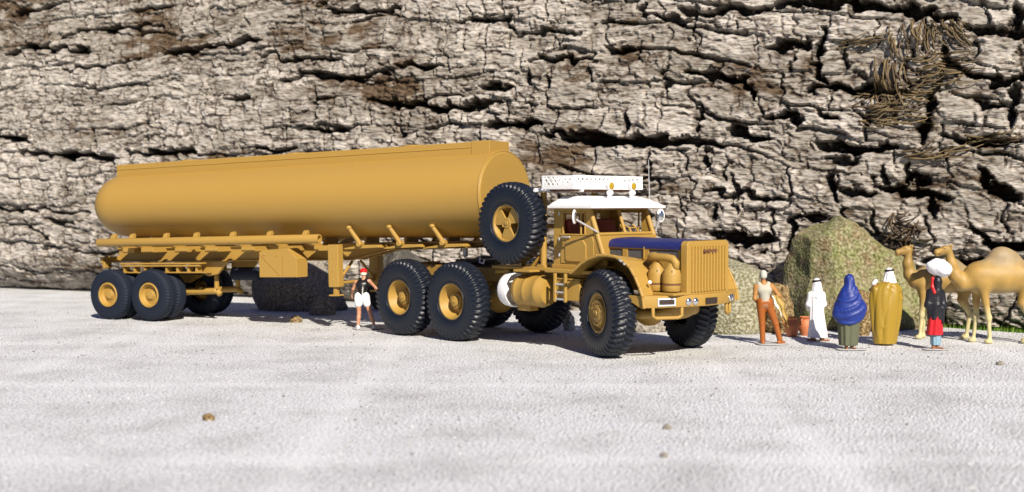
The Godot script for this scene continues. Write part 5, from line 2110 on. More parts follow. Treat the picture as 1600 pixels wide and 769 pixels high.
func mechanic() -> void:
	var t := thing("person", "person in red cap, black vest and white shorts reaching towards the tractor's rear tyres", "person", Vector3(-3.95, 0, -34.34))
	var J := {"neck": Vector3(-0.04, 1.36, -0.14), "chest": Vector3(-0.08, 1.17, -0.09), "pelvis": Vector3(-0.08, 0.84, 0.02), "shl": Vector3(-0.25, 1.25, -0.10), "shr": Vector3(0.10, 1.28, -0.12),
		"ell": Vector3(-0.34, 1.06, -0.14), "elr": Vector3(0.27, 1.09, -0.18), "hal": Vector3(-0.39, 0.90, -0.28), "har": Vector3(0.36, 0.88, -0.24), "hipl": Vector3(-0.18, 0.78, 0.02), "hipr": Vector3(0.02, 0.78, 0.02),
		"knl": Vector3(-0.165, 0.43, 0.0), "knr": Vector3(0.13, 0.44, 0.01), "anl": Vector3(-0.19, 0.085, 0.05), "anr": Vector3(0.25, 0.085, 0.04)}
	var g := G.new()
	var b := blob(0.016)
	add_body(b, J, 0.93)
	add_foot(b, J.anl, Vector3(-0.2, 0, -1), 0.03)
	add_foot(b, J.anr, Vector3(0.4, 0, -1), 0.03)
	b.build(g)
	add_head(g, Vector3(-0.055, 1.495, -0.17), 0.35, -0.25, J.neck)
	add_hand(g, J.hal, Vector3(-0.2, -0.8, -0.5), Vector3(1, 0, -0.3), 1.0, 0.6)
	add_hand(g, J.har, Vector3(0.35, -0.9, -0.25), Vector3(-0.4, -0.3, -1), -1.0, 0.7)
	part("body", g, M.skin, t)
	eyes(Vector3(-0.055, 1.495, -0.17), 0.35, -0.25, t)
	g = G.new()
	b = blob(0.014)
	b.cap(J.chest + Vector3(-0.075, 0.02, 0), J.chest + Vector3(0.075, 0.02, 0), 0.118, 0.118, 0.05)
	b.cap(J.chest, J.pelvis + Vector3(0, 0.06, 0), 0.128, 0.120, 0.06)
	b.cap(J.chest + Vector3(-0.06, 0.06, 0), J.shl.lerp(J.neck, 0.55) + Vector3(0, 0.012, 0.0), 0.07, 0.05, 0.04)
	b.cap(J.chest + Vector3(0.06, 0.06, 0), J.shr.lerp(J.neck, 0.6) + Vector3(0, 0.012, 0.0), 0.07, 0.05, 0.04)
	b.build(g)
	part("vest", g, cloth_mat(0.010, 0.010, 0.012, 0.3), t)
	g = G.new()
	b = blob(0.014)
	b.cap(J.pelvis + Vector3(-0.075, 0.03, 0), J.pelvis + Vector3(0.075, 0.03, 0), 0.128, 0.128, 0.05)
	b.cap(J.hipl, J.hipl.lerp(J.knl, 0.30), 0.112, 0.098, 0.05)
	b.cap(J.hipr, J.hipr.lerp(J.knr, 0.30), 0.112, 0.098, 0.05)
	b.build(g)
	part("shorts", g, M.cloth_white, t)
	for s in [["anl", Vector3(-0.2, 0, -1)], ["anr", Vector3(0.4, 0, -1)]]:
		g = G.new()
		b = blob(0.012)
		var an: Vector3 = J[s[0]] - Vector3(0, 0.015, 0)
		add_foot(b, an, s[1], 0.044)
		b.build(g)
		part("shoe", g, M.cloth_white, t)
	g = G.new()
	b = blob(0.012)
	var bs := Basis(Vector3.UP, 0.35)
	b.ell(Vector3(-0.06, 1.545, -0.165), Vector3(0.098, 0.086, 0.108), bs)
	b.ell(Vector3(-0.06, 1.53, -0.165) + bs * Vector3(0, -0.005, -0.12), Vector3(0.075, 0.014, 0.07), bs, 0.015)
	b.build(g)
	part("cap", g, cloth_mat(0.62, 0.012, 0.015, 0.3), t)
	g = G.new()
	b = blob(0.012)
	b.ell(Vector3(-0.05, 1.475, -0.125), Vector3(0.084, 0.06, 0.078), bs)
	b.build(g)
	part("hair", g, mat(lin(0.75, 0.66, 0.52), 0.6), t)
	base_plate(t, 0.42, 0.30, Vector3(0.05, 0, 0))


func orange_man() -> void:
	var t := thing("person", "bareheaded grey-haired person in rust orange trousers and grey vest beside the clay jars", "person", Vector3(6.22, 0, -30.61))
	var J := {"neck": Vector3(-0.19, 1.49, -0.01), "chest": Vector3(-0.18, 1.29, 0.0), "pelvis": Vector3(-0.16, 0.96, 0.0), "shl": Vector3(-0.37, 1.38, 0.0), "shr": Vector3(0.0, 1.40, 0.0),
		"ell": Vector3(-0.41, 1.10, 0.05), "elr": Vector3(0.17, 1.17, 0.03), "hal": Vector3(-0.33, 1.0, -0.18), "har": Vector3(0.30, 0.95, -0.10), "hipl": Vector3(-0.25, 0.92, 0.0), "hipr": Vector3(-0.06, 0.92, 0.0),
		"knl": Vector3(-0.22, 0.50, 0.0), "knr": Vector3(0.10, 0.50, 0.02), "anl": Vector3(-0.21, 0.09, 0.04), "anr": Vector3(0.20, 0.09, 0.05)}
	var g := G.new()
	var b := blob(0.017)
	add_body(b, J, 1.0)
	add_foot(b, J.anl, Vector3(0.1, 0, -1))
	add_foot(b, J.anr, Vector3(0.8, 0, -0.7))
	b.build(g)
	add_head(g, Vector3(-0.195, 1.655, -0.02), -0.15, 0.0, J.neck)
	add_hand(g, J.hal, Vector3(0.5, -0.2, -0.8), Vector3(0.6, 0, 0.3), 1.0, 0.6)
	add_hand(g, J.har, Vector3(0.4, -0.8, -0.4), Vector3(-0.6, -0.1, -0.6), -1.0, 0.7)
	part("body", g, M.skin_brown, t)
	eyes(Vector3(-0.195, 1.655, -0.02), -0.15, 0.0, t)
	g = G.new()   # sleeves and shirt
	b = blob(0.015)
	for s in ["l", "r"]:
		b.cap(J["sh" + s], J["el" + s], 0.066, 0.052)
		b.cap(J["el" + s], J["el" + s].lerp(J["ha" + s], 0.75), 0.052, 0.042)
	b.cap(J.chest + Vector3(-0.08, 0.05, 0), J.chest + Vector3(0.08, 0.05, 0), 0.11, 0.11, 0.05)
	b.cap(J.neck, J.chest, 0.068, 0.1)
	b.build(g)
	part("shirt", g, cloth_mat(0.36, 0.17, 0.045, 0.5), t)
	g = G.new()
	b = blob(0.014)
	b.cap(J.chest + Vector3(-0.075, 0.03, 0), J.chest + Vector3(0.075, 0.03, 0), 0.124, 0.124, 0.05)
	b.cap(J.chest, J.pelvis + Vector3(0, 0.10, 0), 0.134, 0.124, 0.06)
	b.cap(J.chest + Vector3(-0.06, 0.08, 0), J.shl.lerp(J.neck, 0.4) + Vector3(0, 0.015, 0), 0.08, 0.06, 0.04)
	b.cap(J.chest + Vector3(0.06, 0.08, 0), J.shr.lerp(J.neck, 0.4) + Vector3(0, 0.015, 0), 0.08, 0.06, 0.04)
	b.build(g)
	part("vest", g, cloth_mat(0.40, 0.39, 0.33, 0.7), t)
	g = G.new()
	b = blob(0.015)
	b.cap(J.pelvis + Vector3(-0.07, 0.05, 0), J.pelvis + Vector3(0.07, 0.05, 0), 0.126, 0.126, 0.05)
	for s in ["l", "r"]:
		b.cap(J["hip" + s], J["kn" + s], 0.108, 0.074, 0.05)
		b.cap(J["kn" + s], J["an" + s] + Vector3(0, 0.01, 0), 0.074, 0.064)
	b.build(g)
	part("trousers", g, cloth_mat(0.29, 0.085, 0.014, 0.4), t)
	for s in [["anl", Vector3(0.1, 0, -1)], ["anr", Vector3(0.8, 0, -0.7)]]:
		g = G.new()
		b = blob(0.013)
		add_foot(b, J[s[0]] - Vector3(0, 0.02, 0), s[1], 0.048)
		b.build(g)
		part("shoe", g, cloth_mat(0.34, 0.10, 0.02, 0.4), t)
	g = G.new()
	b = blob(0.012)
	b.ell(Vector3(-0.195, 1.695, -0.005), Vector3(0.084, 0.088, 0.098))
	b.ell(Vector3(-0.195, 1.64, 0.035), Vector3(0.078, 0.07, 0.06))
	b.build(g)
	part("hair", g, mat(lin(0.46, 0.47, 0.42), 0.7), t)
	base_plate(t, 0.40, 0.26, Vector3(0.0, 0, 0))
	# the cloth over his arm
	var c := G.new()
	var P := PackedVector3Array()
	var L := [Vector2(-0.02, 1.17), Vector2(0.10, 0.93), Vector2(0.24, 0.66), Vector2(0.37, 0.40)]
	var R := [Vector2(0.16, 1.20), Vector2(0.30, 0.98), Vector2(0.36, 0.70), Vector2(0.40, 0.40)]
	var rows := 19
	var cols := 13
	for side in 2:
		for i in rows:
			var f := i / (rows - 1.0) * 3.0
			var k := mini(int(f), 2)
			var l: Vector2 = L[k].lerp(L[k + 1], f - k)
			var r: Vector2 = R[k].lerp(R[k + 1], f - k)
			for j in cols:
				var q := j / (cols - 1.0)
				var p := l.lerp(r, q)
				P.append(Vector3(p.x + 0.02 * sin(i * 0.9 + q * 3.0), p.y + 0.03 * sin(q * 9.0) * i / rows, 0.085 + 0.034 * sin(q * 12.0 + i * 0.22) * (0.4 + 0.6 * i / rows) - 0.03 * absf(q - 0.5) - 0.016 * side))
	var front := P.slice(0, rows * cols)
	var rear := P.slice(rows * cols)
	c.sheet(front, rows, cols, false, false, Vector3.BACK)
	c.sheet(rear, rows, cols, false, false, Vector3.FORWARD)
	for i in c.v.size():
		var v := c.v[i]
		var edge := 0.02 + (1.17 - v.y) * 0.50
		c.c[i] = Color(0.80, 0.80, 0.80) if v.x < edge and v.y > 0.68 else Color(0.40, 0.28, 0.085)
	var o := part("cloth", c, M.tinted, self, true)
	o.position = Vector3(6.22, 0, -30.61)
	tag(o, "white and mustard cloth hanging over the arm of the person in orange trousers", "cloth")


func white_man() -> void:
	var t := thing("person", "short person in long white robe and white headcloth with black cord, beside the jars", "person", Vector3(7.47, 0, -31.32))
	var head := Vector3(0.01, 1.41, -0.02)
	var g := G.new()
	var b := blob(0.017)
	b.cap(Vector3(0, 0.6, 0), Vector3(0, 1.15, 0), 0.1, 0.1)
	for s in [-1, 1]:
		b.cap(Vector3(0.08 * s, 0.6, 0), Vector3(0.11 * s, 0.09, 0.02), 0.06, 0.036)
		add_foot(b, Vector3(0.11 * s + 0.04, 0.075, 0.03), Vector3(0.7 if s > 0 else -0.9, 0, 0.1), 0.032)
		b.cap(Vector3(0, 1.12, 0), Vector3(0.15 * s, 1.15, 0), 0.06, 0.05)
		b.cap(Vector3(0.15 * s, 1.15, 0), Vector3(0.18 * s, 0.9, -0.04), 0.045, 0.038)
		b.cap(Vector3(0.18 * s, 0.9, -0.04), Vector3(0.12 * s, 0.74, -0.2), 0.036, 0.026)
	b.build(g)
	add_head(g, head, -1.0, 0.0, Vector3(0, 1.24, 0))
	for s in [-1, 1]:
		add_hand(g, Vector3(0.12 * s, 0.74, -0.2), Vector3(-0.3 * s, -0.6, -0.6), Vector3(-s, 0, 0.2), -1.0 * s, 0.6)
	part("body", g, M.skin_brown, t)
	eyes(head, -1.0, 0.0, t)
	g = G.new()
	b = blob(0.015, 0.05)
	b.drape([[0.09, 0.03, 0.01, 0.235, 0.175], [0.45, 0.02, 0, 0.19, 0.15], [0.85, 0.0, 0, 0.16, 0.135], [1.08, 0, 0, 0.17, 0.13], [1.2, 0, 0, 0.13, 0.115], [1.28, 0, 0, 0.065, 0.075]], 0.02, 9.0, 1.5)
	for s in [-1, 1]:
		b.cap(Vector3(0.15 * s, 1.15, 0), Vector3(0.19 * s, 0.9, -0.03), 0.068, 0.062)
		b.cap(Vector3(0.19 * s, 0.9, -0.03), Vector3(0.14 * s, 0.78, -0.16), 0.062, 0.062)
	b.build(g)
	part("robe", g, M.cloth_white, t)
	headcloth(t, head, 0.05, 0.34)


func blue_woman() -> void:
	var t := thing("person", "person wrapped from head to hip in a deep blue veil over a grey-green skirt", "person", Vector3(7.80, 0, -29.54))
	var head := Vector3(0.01, 1.60, -0.05)
	var g := G.new()
	var b := blob(0.017)
	b.cap(Vector3(0, 0.8, 0), Vector3(0, 1.33, 0), 0.11, 0.1)
	for s in [-1, 1]:
		b.cap(Vector3(0.08 * s, 0.8, 0), Vector3(0.07 * s, 0.09, 0.02), 0.07, 0.036)
		add_foot(b, Vector3(0.065 * s, 0.075, 0.06), Vector3(0.25 * s, 0, 1.0), 0.034)
	b.build(g)
	add_head(g, head, 0.0, -0.1, Vector3(0, 1.40, -0.02))
	part("body", g, M.skin_brown, t)
	eyes(head, 0.0, -0.1, t)
	g = G.new()
	b = blob(0.016, 0.05)
	b.skirt(Vector3(-0.01, 0.09, 0), Vector3(0.0, 0.80, 0), Vector2(0.20, 0.17), Vector2(0.26, 0.20), 0.018, 10.0, 0.6)
	b.build(g)
	part("skirt", g, cloth_mat(0.095, 0.105, 0.062, 0.6), t)
	g = G.new()
	b = blob(0.015, 0.08)
	b.drape([[0.62, -0.01, 0, 0.25, 0.20], [0.72, 0, 0, 0.325, 0.245], [0.88, 0.01, 0, 0.365, 0.265], [1.06, 0.01, 0, 0.335, 0.245], [1.25, 0.0, 0, 0.25, 0.20], [1.40, 0.0, -0.01, 0.175, 0.16], [1.50, 0.01, -0.02, 0.125, 0.13], [1.62, 0.01, -0.035, 0.11, 0.125], [1.70, 0.01, -0.035, 0.082, 0.095], [1.748, 0.01, -0.035, 0.03, 0.035]], 0.020, 3.0, 19.0, 0.05)
	# ridges of the cloth drawn across the back, from the low left side up to the right shoulder
	for w in 4:
		var y0: float = [0.66, 0.80, 0.93, 1.16][w]
		var last := Vector3.ZERO
		for i in 13:
			var f := i / 12.0
			var an := lerpf(2.9, 0.25, f)
			var y: float = y0 + [0.14, 0.30, 0.40, 0.30][w] * f * f - 0.07 * sin(PI * f)
			var rx := 0.37
			if y < 0.88:
				rx = lerpf(0.265, 0.37, (y - 0.62) / 0.26)
			elif y > 1.0:
				rx = lerpf(0.365, 0.115, clampf((y - 1.0) / 0.55, 0.0, 1.0))
			var q := Vector3(0.005 + cos(an) * rx, y, sin(an) * (rx * 0.55 + 0.062))
			if i > 0:
				b.cap(last, q, 0.004 + 0.016 * sin(PI * f), 0.004 + 0.016 * sin(PI * f), 0.05)
			last = q
	b.ell(Vector3(-0.26, 0.82, 0.04), Vector3(0.13, 0.10, 0.13))
	b.ell(Vector3(0.27, 0.96, 0.04), Vector3(0.12, 0.12, 0.13))
	b.build(g)
	part("veil", g, cloth_mat(0.011, 0.030, 0.205, 0.46), t)
	base_plate(t, 0.36, 0.22, Vector3(0.03, 0, 0.06))


func mustard_man() -> void:
	var t := thing("person", "tall person in flowing mustard robe and white headcloth, back turned, beside the camels", "person", Vector3(8.92, 0, -30.47))
	var head := Vector3(0.09, 1.71, -0.05)
	var g := G.new()
	var b := blob(0.018)
	b.cap(Vector3(0, 0.8, 0), Vector3(0.04, 1.42, 0), 0.12, 0.11)
	for s in [-1, 1]:
		b.cap(Vector3(0.08 * s, 0.8, 0), Vector3(0.10 * s, 0.09, 0.02), 0.07, 0.036)
		add_foot(b, Vector3(0.10 * s, 0.075, 0.0), Vector3(0.1 * s, 0, -1.0), 0.036)
	b.cap(Vector3(-0.26, 1.40, 0), Vector3(-0.30, 1.3, -0.22), 0.05, 0.04)
	b.cap(Vector3(-0.30, 1.3, -0.22), Vector3(-0.21, 1.40, -0.28), 0.04, 0.028)
	b.build(g)
	add_head(g, head, 0.1, 0.0, Vector3(0.06, 1.50, 0))
	add_hand(g, Vector3(-0.21, 1.40, -0.28), Vector3(0.5, 0.4, -0.3), Vector3(0.6, 0, -0.6), 1.0, 0.7)
	part("body", g, M.skin_brown, t)
	eyes(head, 0.1, 0.0, t)
	g = G.new()
	b = blob(0.016, 0.06)
	b.drape([[0.03, -0.01, 0, 0.25, 0.19], [0.3, -0.01, 0, 0.295, 0.205], [0.7, 0, 0, 0.345, 0.225], [1.0, 0.0, 0, 0.365, 0.23], [1.22, 0.01, 0, 0.36, 0.215], [1.36, 0.02, 0, 0.325, 0.19], [1.45, 0.04, 0, 0.24, 0.16], [1.53, 0.06, 0, 0.10, 0.10]], 0.034, 6.0, 2.6, 0.05, 0.5)
	b.cap(Vector3(-0.28, 1.34, 0.06), Vector3(-0.13, 0.45, 0.17), 0.05, 0.03, 0.05)
	b.cap(Vector3(0.30, 1.3, 0.10), Vector3(0.03, 1.46, 0.14), 0.03, 0.04, 0.05)
	b.cap(Vector3(0.34, 1.1, 0.08), Vector3(0.0, 1.36, 0.17), 0.03, 0.03, 0.05)
	b.build(g)
	part("robe", g, cloth_mat(0.31, 0.20, 0.022, 0.4), t)
	headcloth(t, head, 0.06, 0.23)
	g = G.new()
	b = blob(0.012)
	b.ell(Vector3(-0.20, 1.51, -0.16), Vector3(0.05, 0.055, 0.045))
	b.ell(Vector3(-0.25, 1.45, -0.14), Vector3(0.05, 0.06, 0.05))
	b.build(g)
	part("sleeve_cuff", g, M.cloth_white, t)


func bundle_woman() -> void:
	var t := thing("person", "person in black shawl and red skirt balancing a big white bundle before the camels", "person", Vector3(9.80, 0, -29.54))
	var head := Vector3(0.02, 1.58, -0.02)
	var g := G.new()
	var b := blob(0.017)
	b.cap(Vector3(0, 0.75, 0), Vector3(0, 1.32, 0), 0.1, 0.095)
	for s in [-1, 1]:
		b.cap(Vector3(0.07 * s, 0.75, 0), Vector3(0.05 * s, 0.09, 0.02), 0.065, 0.036)
		add_foot(b, Vector3(0.05 * s, 0.075, 0.05), Vector3(-0.35 if s < 0 else 0.5, 0, 0.8), 0.034)
	b.cap(Vector3(-0.13, 1.32, 0), Vector3(-0.2, 1.06, 0.02), 0.048, 0.04)
	b.cap(Vector3(-0.2, 1.06, 0.02), Vector3(-0.12, 0.9, -0.18), 0.04, 0.027)
	b.cap(Vector3(0.13, 1.32, 0), Vector3(0.19, 1.06, 0.02), 0.048, 0.04)
	b.cap(Vector3(0.19, 1.06, 0.02), Vector3(0.10, 0.9, -0.18), 0.04, 0.027)
	b.build(g)
	add_head(g, head, 0.5, 0.0, Vector3(0, 1.40, 0))
	add_hand(g, Vector3(-0.12, 0.9, -0.18), Vector3(0.4, -0.3, -0.8), Vector3(0.8, 0, 0.2), 1.0, 0.6)
	add_hand(g, Vector3(0.10, 0.9, -0.18), Vector3(-0.4, -0.3, -0.8), Vector3(-0.8, 0, 0.2), -1.0, 0.6)
	part("body", g, M.skin_brown, t)
	eyes(head, 0.5, 0.0, t)
	g = G.new()
	b = blob(0.015, 0.05)
	b.skirt(Vector3(0.01, 0.10, 0.0), Vector3(0.01, 0.5, 0), Vector2(0.115, 0.12), Vector2(0.12, 0.12), 0.008, 9.0, 1.0)
	b.build(g)
	part("underskirt", g, cloth_mat(0.20, 0.33, 0.42, 0.6), t)
	g = G.new()
	b = blob(0.015, 0.05)
	b.skirt(Vector3(-0.02, 0.34, 0.0), Vector3(0.0, 0.85, 0), Vector2(0.185, 0.17), Vector2(0.15, 0.14), 0.014, 8.0, 1.0)
	b.build(g)
	part("skirt", g, cloth_mat(0.50, 0.012, 0.02, 0.35), t)
	g = G.new()
	b = blob(0.015, 0.06)
	b.skirt(Vector3(-0.01, 0.70, 0.0), Vector3(-0.01, 1.05, 0), Vector2(0.16, 0.16), Vector2(0.19, 0.15), 0.014, 5.0, 6.0)
	b.skirt(Vector3(-0.01, 1.02, 0.0), Vector3(0.0, 1.36, 0), Vector2(0.19, 0.15), Vector2(0.15, 0.12), 0.012, 5.0, 7.0)
	b.cap(Vector3(-0.12, 1.32, 0), Vector3(0.11, 1.32, 0), 0.09, 0.085)
	b.cap(Vector3(-0.14, 1.3, 0), Vector3(-0.21, 1.02, 0.03), 0.07, 0.065)
	b.cap(Vector3(0.14, 1.3, 0), Vector3(0.2, 1.02, 0.03), 0.07, 0.065)
	b.cap(Vector3(0.13, 0.95, 0.1), Vector3(0.14, 0.62, 0.1), 0.06, 0.03)
	b.ell(Vector3(0.03, 1.60, 0.01), Vector3(0.098, 0.12, 0.115))
	b.cap(Vector3(0.03, 1.55, 0.03), Vector3(0.02, 1.34, 0.04), 0.10, 0.10)
	b.build(g)
	part("shawl", g, cloth_mat(0.012, 0.012, 0.017, 0.38), t)
	g = G.new()
	b = blob(0.013)
	b.cap(Vector3(-0.075, 1.64, 0.02), Vector3(-0.09, 1.46, 0.03), 0.045, 0.04)
	b.cap(Vector3(-0.09, 1.46, 0.03), Vector3(-0.06, 1.33, 0.10), 0.045, 0.05)
	b.build(g)
	part("scarf", g, cloth_mat(0.50, 0.015, 0.02, 0.35), t)
	base_plate(t, 0.30, 0.2, Vector3(0, 0, 0.05))
	g = G.new()
	b = blob(0.018, 0.06)
	b.noise = fast(88, 4.0, 3)
	b.rough = 0.03
	b.ell(Vector3(0.0, 0.205, 0), Vector3(0.27, 0.20, 0.25), Basis(Vector3.BACK, -0.15))
	b.ell(Vector3(0.08, 0.14, 0.02), Vector3(0.18, 0.15, 0.2))
	b.ell(Vector3(-0.18, 0.22, 0.0), Vector3(0.10, 0.10, 0.12))
	b.build(g)
	var o := part("cloth_bundle", g, M.cloth_white, self)
	o.position = Vector3(9.80 + 0.07, 1.69, -29.54)
	tag(o, "large white cloth bundle balanced on the head of the person in black and red", "bundle")


func jars() -> void:
	var first: Node3D
	for k in 2:
		var o: Node3D
		if k == 0:
			o = thing("clay_jar", "terracotta jar nearer the orange-trousered person, left of the pair", "jar", Vector3(7.10, 0, -32.37), "terracotta jars on the ground")
			var g := G.new()
			g.lathe([Vector2(0, 0), Vector2(0.11, 0.0), Vector2(0.125, 0.02), Vector2(0.17, 0.14), Vector2(0.195, 0.24), Vector2(0.185, 0.33), Vector2(0.145, 0.40), Vector2(0.125, 0.43), Vector2(0.15, 0.475), Vector2(0.16, 0.485), Vector2(0.15, 0.495), Vector2(0.12, 0.47), Vector2(0.10, 0.42), Vector2(0.14, 0.36), Vector2(0.0, 0.2)], 28)
			part("vessel", g, mat(lin(0.47, 0.155, 0.06), 0.6, 0.4, 0.5), o)
			for s in [-1, 1]:
				g = G.new()
				g.tube([Vector3(0.13 * s, 0.455, 0.02), Vector3(0.20 * s, 0.44, 0.03), Vector3(0.225 * s, 0.37, 0.03), Vector3(0.185 * s, 0.31, 0.02)], 0.018, 7)
				part("handle", g, mat(lin(0.47, 0.155, 0.06), 0.6), o)
			first = o
		else:
			o = first.duplicate()
			o.name = numbered("clay_jar")
			add_child(o, true)
			o.position = Vector3(7.50, 0, -32.6)
			o.rotation.y = 0.7
			o.scale = Vector3.ONE * 0.98
			o.set_meta("label", "terracotta jar nearer the white robed person, right of the pair")


# ---------------------------------------------------------------- camels; they face to the left, feet at y 0
func camel(called_label: String, at: Vector3, head: Vector3, neck: Array, body: Array, hump: Array, fore: Array, hind: Array, dark: float) -> void:
	var t := thing("camel", called_label, "camel", at, "camels at the end of the line of figures")
	var b := blob(0.024, 0.10)
	var H := head
	# trunk
	b.ell(body[0], body[1], Basis(Vector3.BACK, body[2]), 0.12)
	b.ell(body[0] + Vector3(-body[1].x * 0.62, 0.02, 0), Vector3(body[1].x * 0.5, body[1].y * 0.92, body[1].z * 0.9), Basis(), 0.15)
	b.ell(body[0] + Vector3(body[1].x * 0.68, 0.03, 0), Vector3(body[1].x * 0.42, body[1].y * 0.8, body[1].z * 0.85), Basis(), 0.15)
	for h in hump:
		b.ell(h[0], h[1], Basis(), 0.14)
	# neck
	for k in neck.size() - 1:
		b.cap(neck[k][0], neck[k + 1][0], neck[k][1], neck[k + 1][1], 0.10)
	# legs: fore with knee, hind with stifle and hock
	var k2 := 0
	for f in fore:
		var z: float = f[2]
		b.cap(Vector3(f[0].x, f[0].y, z * 0.9), Vector3(f[1].x, f[1].y, z), 0.15, 0.085, 0.10)
		b.cap(Vector3(f[1].x, f[1].y, z), Vector3(f[3].x, f[3].y, z), 0.082, 0.066, 0.04)
		b.ell(Vector3(f[3].x, f[3].y, z), Vector3(0.072, 0.09, 0.072), Basis(), 0.05)
		b.cap(Vector3(f[3].x, f[3].y, z), Vector3(f[4].x, 0.12, z), 0.056, 0.044, 0.03)
		b.ell(Vector3(f[4].x - 0.03, 0.052, z), Vector3(0.105, 0.06, 0.085), Basis(), 0.05)
	for f in hind:
		var z: float = f[1]
		var x: float = f[0]
		b.cap(Vector3(x + 0.02, 1.35, z * 0.85), Vector3(x - 0.10, 0.98, z), 0.20, 0.11, 0.10)
		b.cap(Vector3(x - 0.10, 0.98, z), Vector3(x + 0.10, 0.62, z), 0.105, 0.06, 0.05)
		b.cap(Vector3(x + 0.10, 0.62, z), Vector3(x + 0.02, 0.12, z), 0.058, 0.042, 0.03)
		b.ell(Vector3(x - 0.02, 0.052, z), Vector3(0.10, 0.06, 0.08), Basis(), 0.05)
	# tail
	b.cap(body[0] + Vector3(body[1].x * 1.02, 0.12, 0), body[0] + Vector3(body[1].x * 1.12, -0.35, 0), 0.035, 0.022, 0.03)
	var top: float = hump[0][0].y
	var patch := fast(int(at.x * 10.0), 3.0, 3)
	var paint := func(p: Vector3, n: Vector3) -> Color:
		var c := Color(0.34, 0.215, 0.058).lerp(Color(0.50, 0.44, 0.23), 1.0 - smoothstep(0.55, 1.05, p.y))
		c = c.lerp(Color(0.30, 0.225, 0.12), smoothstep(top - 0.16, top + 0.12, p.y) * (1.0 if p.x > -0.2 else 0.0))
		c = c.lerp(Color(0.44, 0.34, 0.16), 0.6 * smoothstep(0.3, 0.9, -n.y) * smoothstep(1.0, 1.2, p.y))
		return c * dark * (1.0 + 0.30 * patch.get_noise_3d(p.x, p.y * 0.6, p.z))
	var g := G.new()
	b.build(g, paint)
	# head on its own finer grid
	var q := blob(0.013, 0.04)
	var last: Vector3 = neck[neck.size() - 1][0]
	q.cap(last, H + Vector3(0.05, 0.0, 0), neck[neck.size() - 1][1], 0.085, 0.05)
	q.ell(H + Vector3(0.02, 0.02, 0), Vector3(0.14, 0.105, 0.092), Basis(Vector3.BACK, 0.1))
	q.cap(H + Vector3(-0.06, 0.0, 0), H + Vector3(-0.20, -0.035, 0), 0.088, 0.070)
	q.ell(H + Vector3(-0.225, -0.045, 0), Vector3(0.052, 0.066, 0.062))
	q.cap(H + Vector3(-0.08, -0.06, 0), H + Vector3(-0.21, -0.105, 0), 0.055, 0.04)
	for s in [-1, 1]:
		q.ell(H + Vector3(-0.03, 0.075, 0.066 * s), Vector3(0.045, 0.03, 0.025), Basis(), 0.03)
		q.ell(H + Vector3(0.12, 0.105, 0.075 * s), Vector3(0.028, 0.055, 0.024), Basis(Vector3.BACK, -0.5), 0.02)
		q.ell(H + Vector3(-0.25, -0.02, 0.03 * s), Vector3(0.02, 0.014, 0.012), Basis(), 0.012)
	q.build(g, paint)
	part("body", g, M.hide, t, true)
	for s in [-1, 1]:
		var e := G.new()
		e.ball(H + Vector3(-0.045, 0.045, 0.082 * s), Vector3(0.02, 0.016, 0.014), 10, 6)
		part("eye", e, M.black, t)
	var m := G.new()
	m.tube([H + Vector3(-0.272, -0.08, 0.03), H + Vector3(-0.2, -0.085, 0.066), H + Vector3(-0.12, -0.07, 0.082)], 0.006, 5)
	part("mouth", m, M.brown, t)


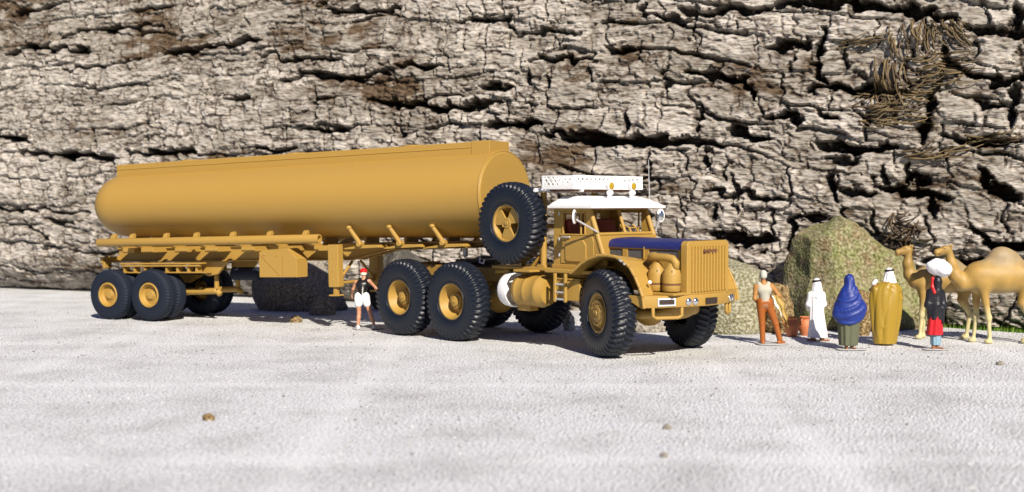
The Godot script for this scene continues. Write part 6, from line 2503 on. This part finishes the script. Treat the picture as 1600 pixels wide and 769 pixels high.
func camels() -> void:
	M.hide = mat(Color.WHITE, 0.5, 0.5, 0.8, 0.45)
	M.hide.vertex_color_use_as_albedo = true
	camel("camel with high rounded hump, nearer of two, cut off by the picture's edge", Vector3(11.46, 0, -30.9), Vector3(-0.99, 2.24, 0.02),
		[[Vector3(-0.30, 1.52, 0), 0.25], [Vector3(-0.55, 1.46, 0.0), 0.19], [Vector3(-0.74, 1.62, 0.01), 0.145], [Vector3(-0.84, 1.90, 0.02), 0.115], [Vector3(-0.90, 2.16, 0.02), 0.095]],
		[Vector3(0.42, 1.60, 0), Vector3(0.86, 0.40, 0.36), 0.05], [[Vector3(0.42, 1.96, 0), Vector3(0.44, 0.33, 0.24)], [Vector3(0.36, 2.14, 0), Vector3(0.20, 0.17, 0.15)]],
		[[Vector2(-0.14, 1.45), Vector2(-0.06, 1.0), 0.17, Vector2(0.02, 0.62), Vector2(0.05, 0)], [Vector2(-0.16, 1.45), Vector2(-0.16, 1.0), -0.17, Vector2(-0.16, 0.62), Vector2(-0.22, 0)]],
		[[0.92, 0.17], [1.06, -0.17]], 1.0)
	camel("camel farther back, mostly hidden by the bundle carrier and the nearer camel", Vector3(10.19, 0, -31.9), Vector3(-0.35, 2.20, 0.0),
		[[Vector3(0.12, 1.48, 0), 0.22], [Vector3(-0.10, 1.44, 0.0), 0.17], [Vector3(-0.26, 1.60, 0.0), 0.135], [Vector3(-0.31, 1.86, 0.0), 0.11], [Vector3(-0.30, 2.12, 0.0), 0.09]],
		[Vector3(0.66, 1.48, 0), Vector3(0.74, 0.34, 0.32), 0.0], [[Vector3(0.72, 1.76, 0), Vector3(0.36, 0.26, 0.2)], [Vector3(0.72, 1.86, 0), Vector3(0.16, 0.12, 0.12)]],
		[[Vector2(0.04, 1.35), Vector2(0.04, 0.95), 0.15, Vector2(0.0, 0.6), Vector2(-0.03, 0)], [Vector2(0.08, 1.35), Vector2(0.14, 0.95), -0.15, Vector2(0.16, 0.6), Vector2(0.14, 0)]],
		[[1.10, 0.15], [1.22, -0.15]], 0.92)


# ---------------------------------------------------------------- everything
func _ready() -> void:
	# camera
	var cam := Camera3D.new()
	cam.name = "camera"
	add_child(cam, true)
	cam.position = Vector3(0, 3.4, 0)
	cam.rotation = Vector3(-0.03404, 0, 0)
	var lens := CameraAttributesPhysical.new()
	lens.frustum_focal_length = 62.4
	lens.frustum_focus_distance = 30.5
	lens.frustum_near = 0.1
	lens.frustum_far = 400.0
	lens.exposure_aperture = 0.6
	cam.attributes = lens
	cam.fov = 21.77
	cam.near = 0.1
	cam.far = 400.0
	cam.current = true
	# sky
	var sky := ProceduralSkyMaterial.new()
	sky.sky_top_color = Color(0.20, 0.36, 0.66)
	sky.sky_horizon_color = Color(0.62, 0.70, 0.80)
	sky.ground_bottom_color = Color(0.30, 0.29, 0.27)
	sky.ground_horizon_color = Color(0.55, 0.56, 0.56)
	sky.sky_curve = 0.15
	var env := Environment.new()
	env.background_mode = Environment.BG_SKY
	env.sky = Sky.new()
	env.sky.sky_material = sky
	env.background_energy_multiplier = 0.45
	env.tonemap_mode = Environment.TONE_MAPPER_LINEAR
	env.tonemap_exposure = 1.46
	env.sdfgi_enabled = true
	env.ssao_enabled = true
	env.ssil_enabled = true
	var we := WorldEnvironment.new()
	we.name = "world_environment"
	we.environment = env
	add_child(we, true)
	# sun
	var sun := DirectionalLight3D.new()
	sun.name = "sun"
	add_child(sun, true)
	sun.basis = Basis.looking_at(SUN_DIR.normalized(), Vector3.UP)
	sun.light_energy = 1.6
	sun.light_color = Color(1.0, 0.955, 0.89)
	sun.light_angular_distance = 0.5
	sun.shadow_enabled = true

	materials()
	build_ground()
	build_log()
	build_stones()
	build_truck()
	build_trailer()
	build_figures()
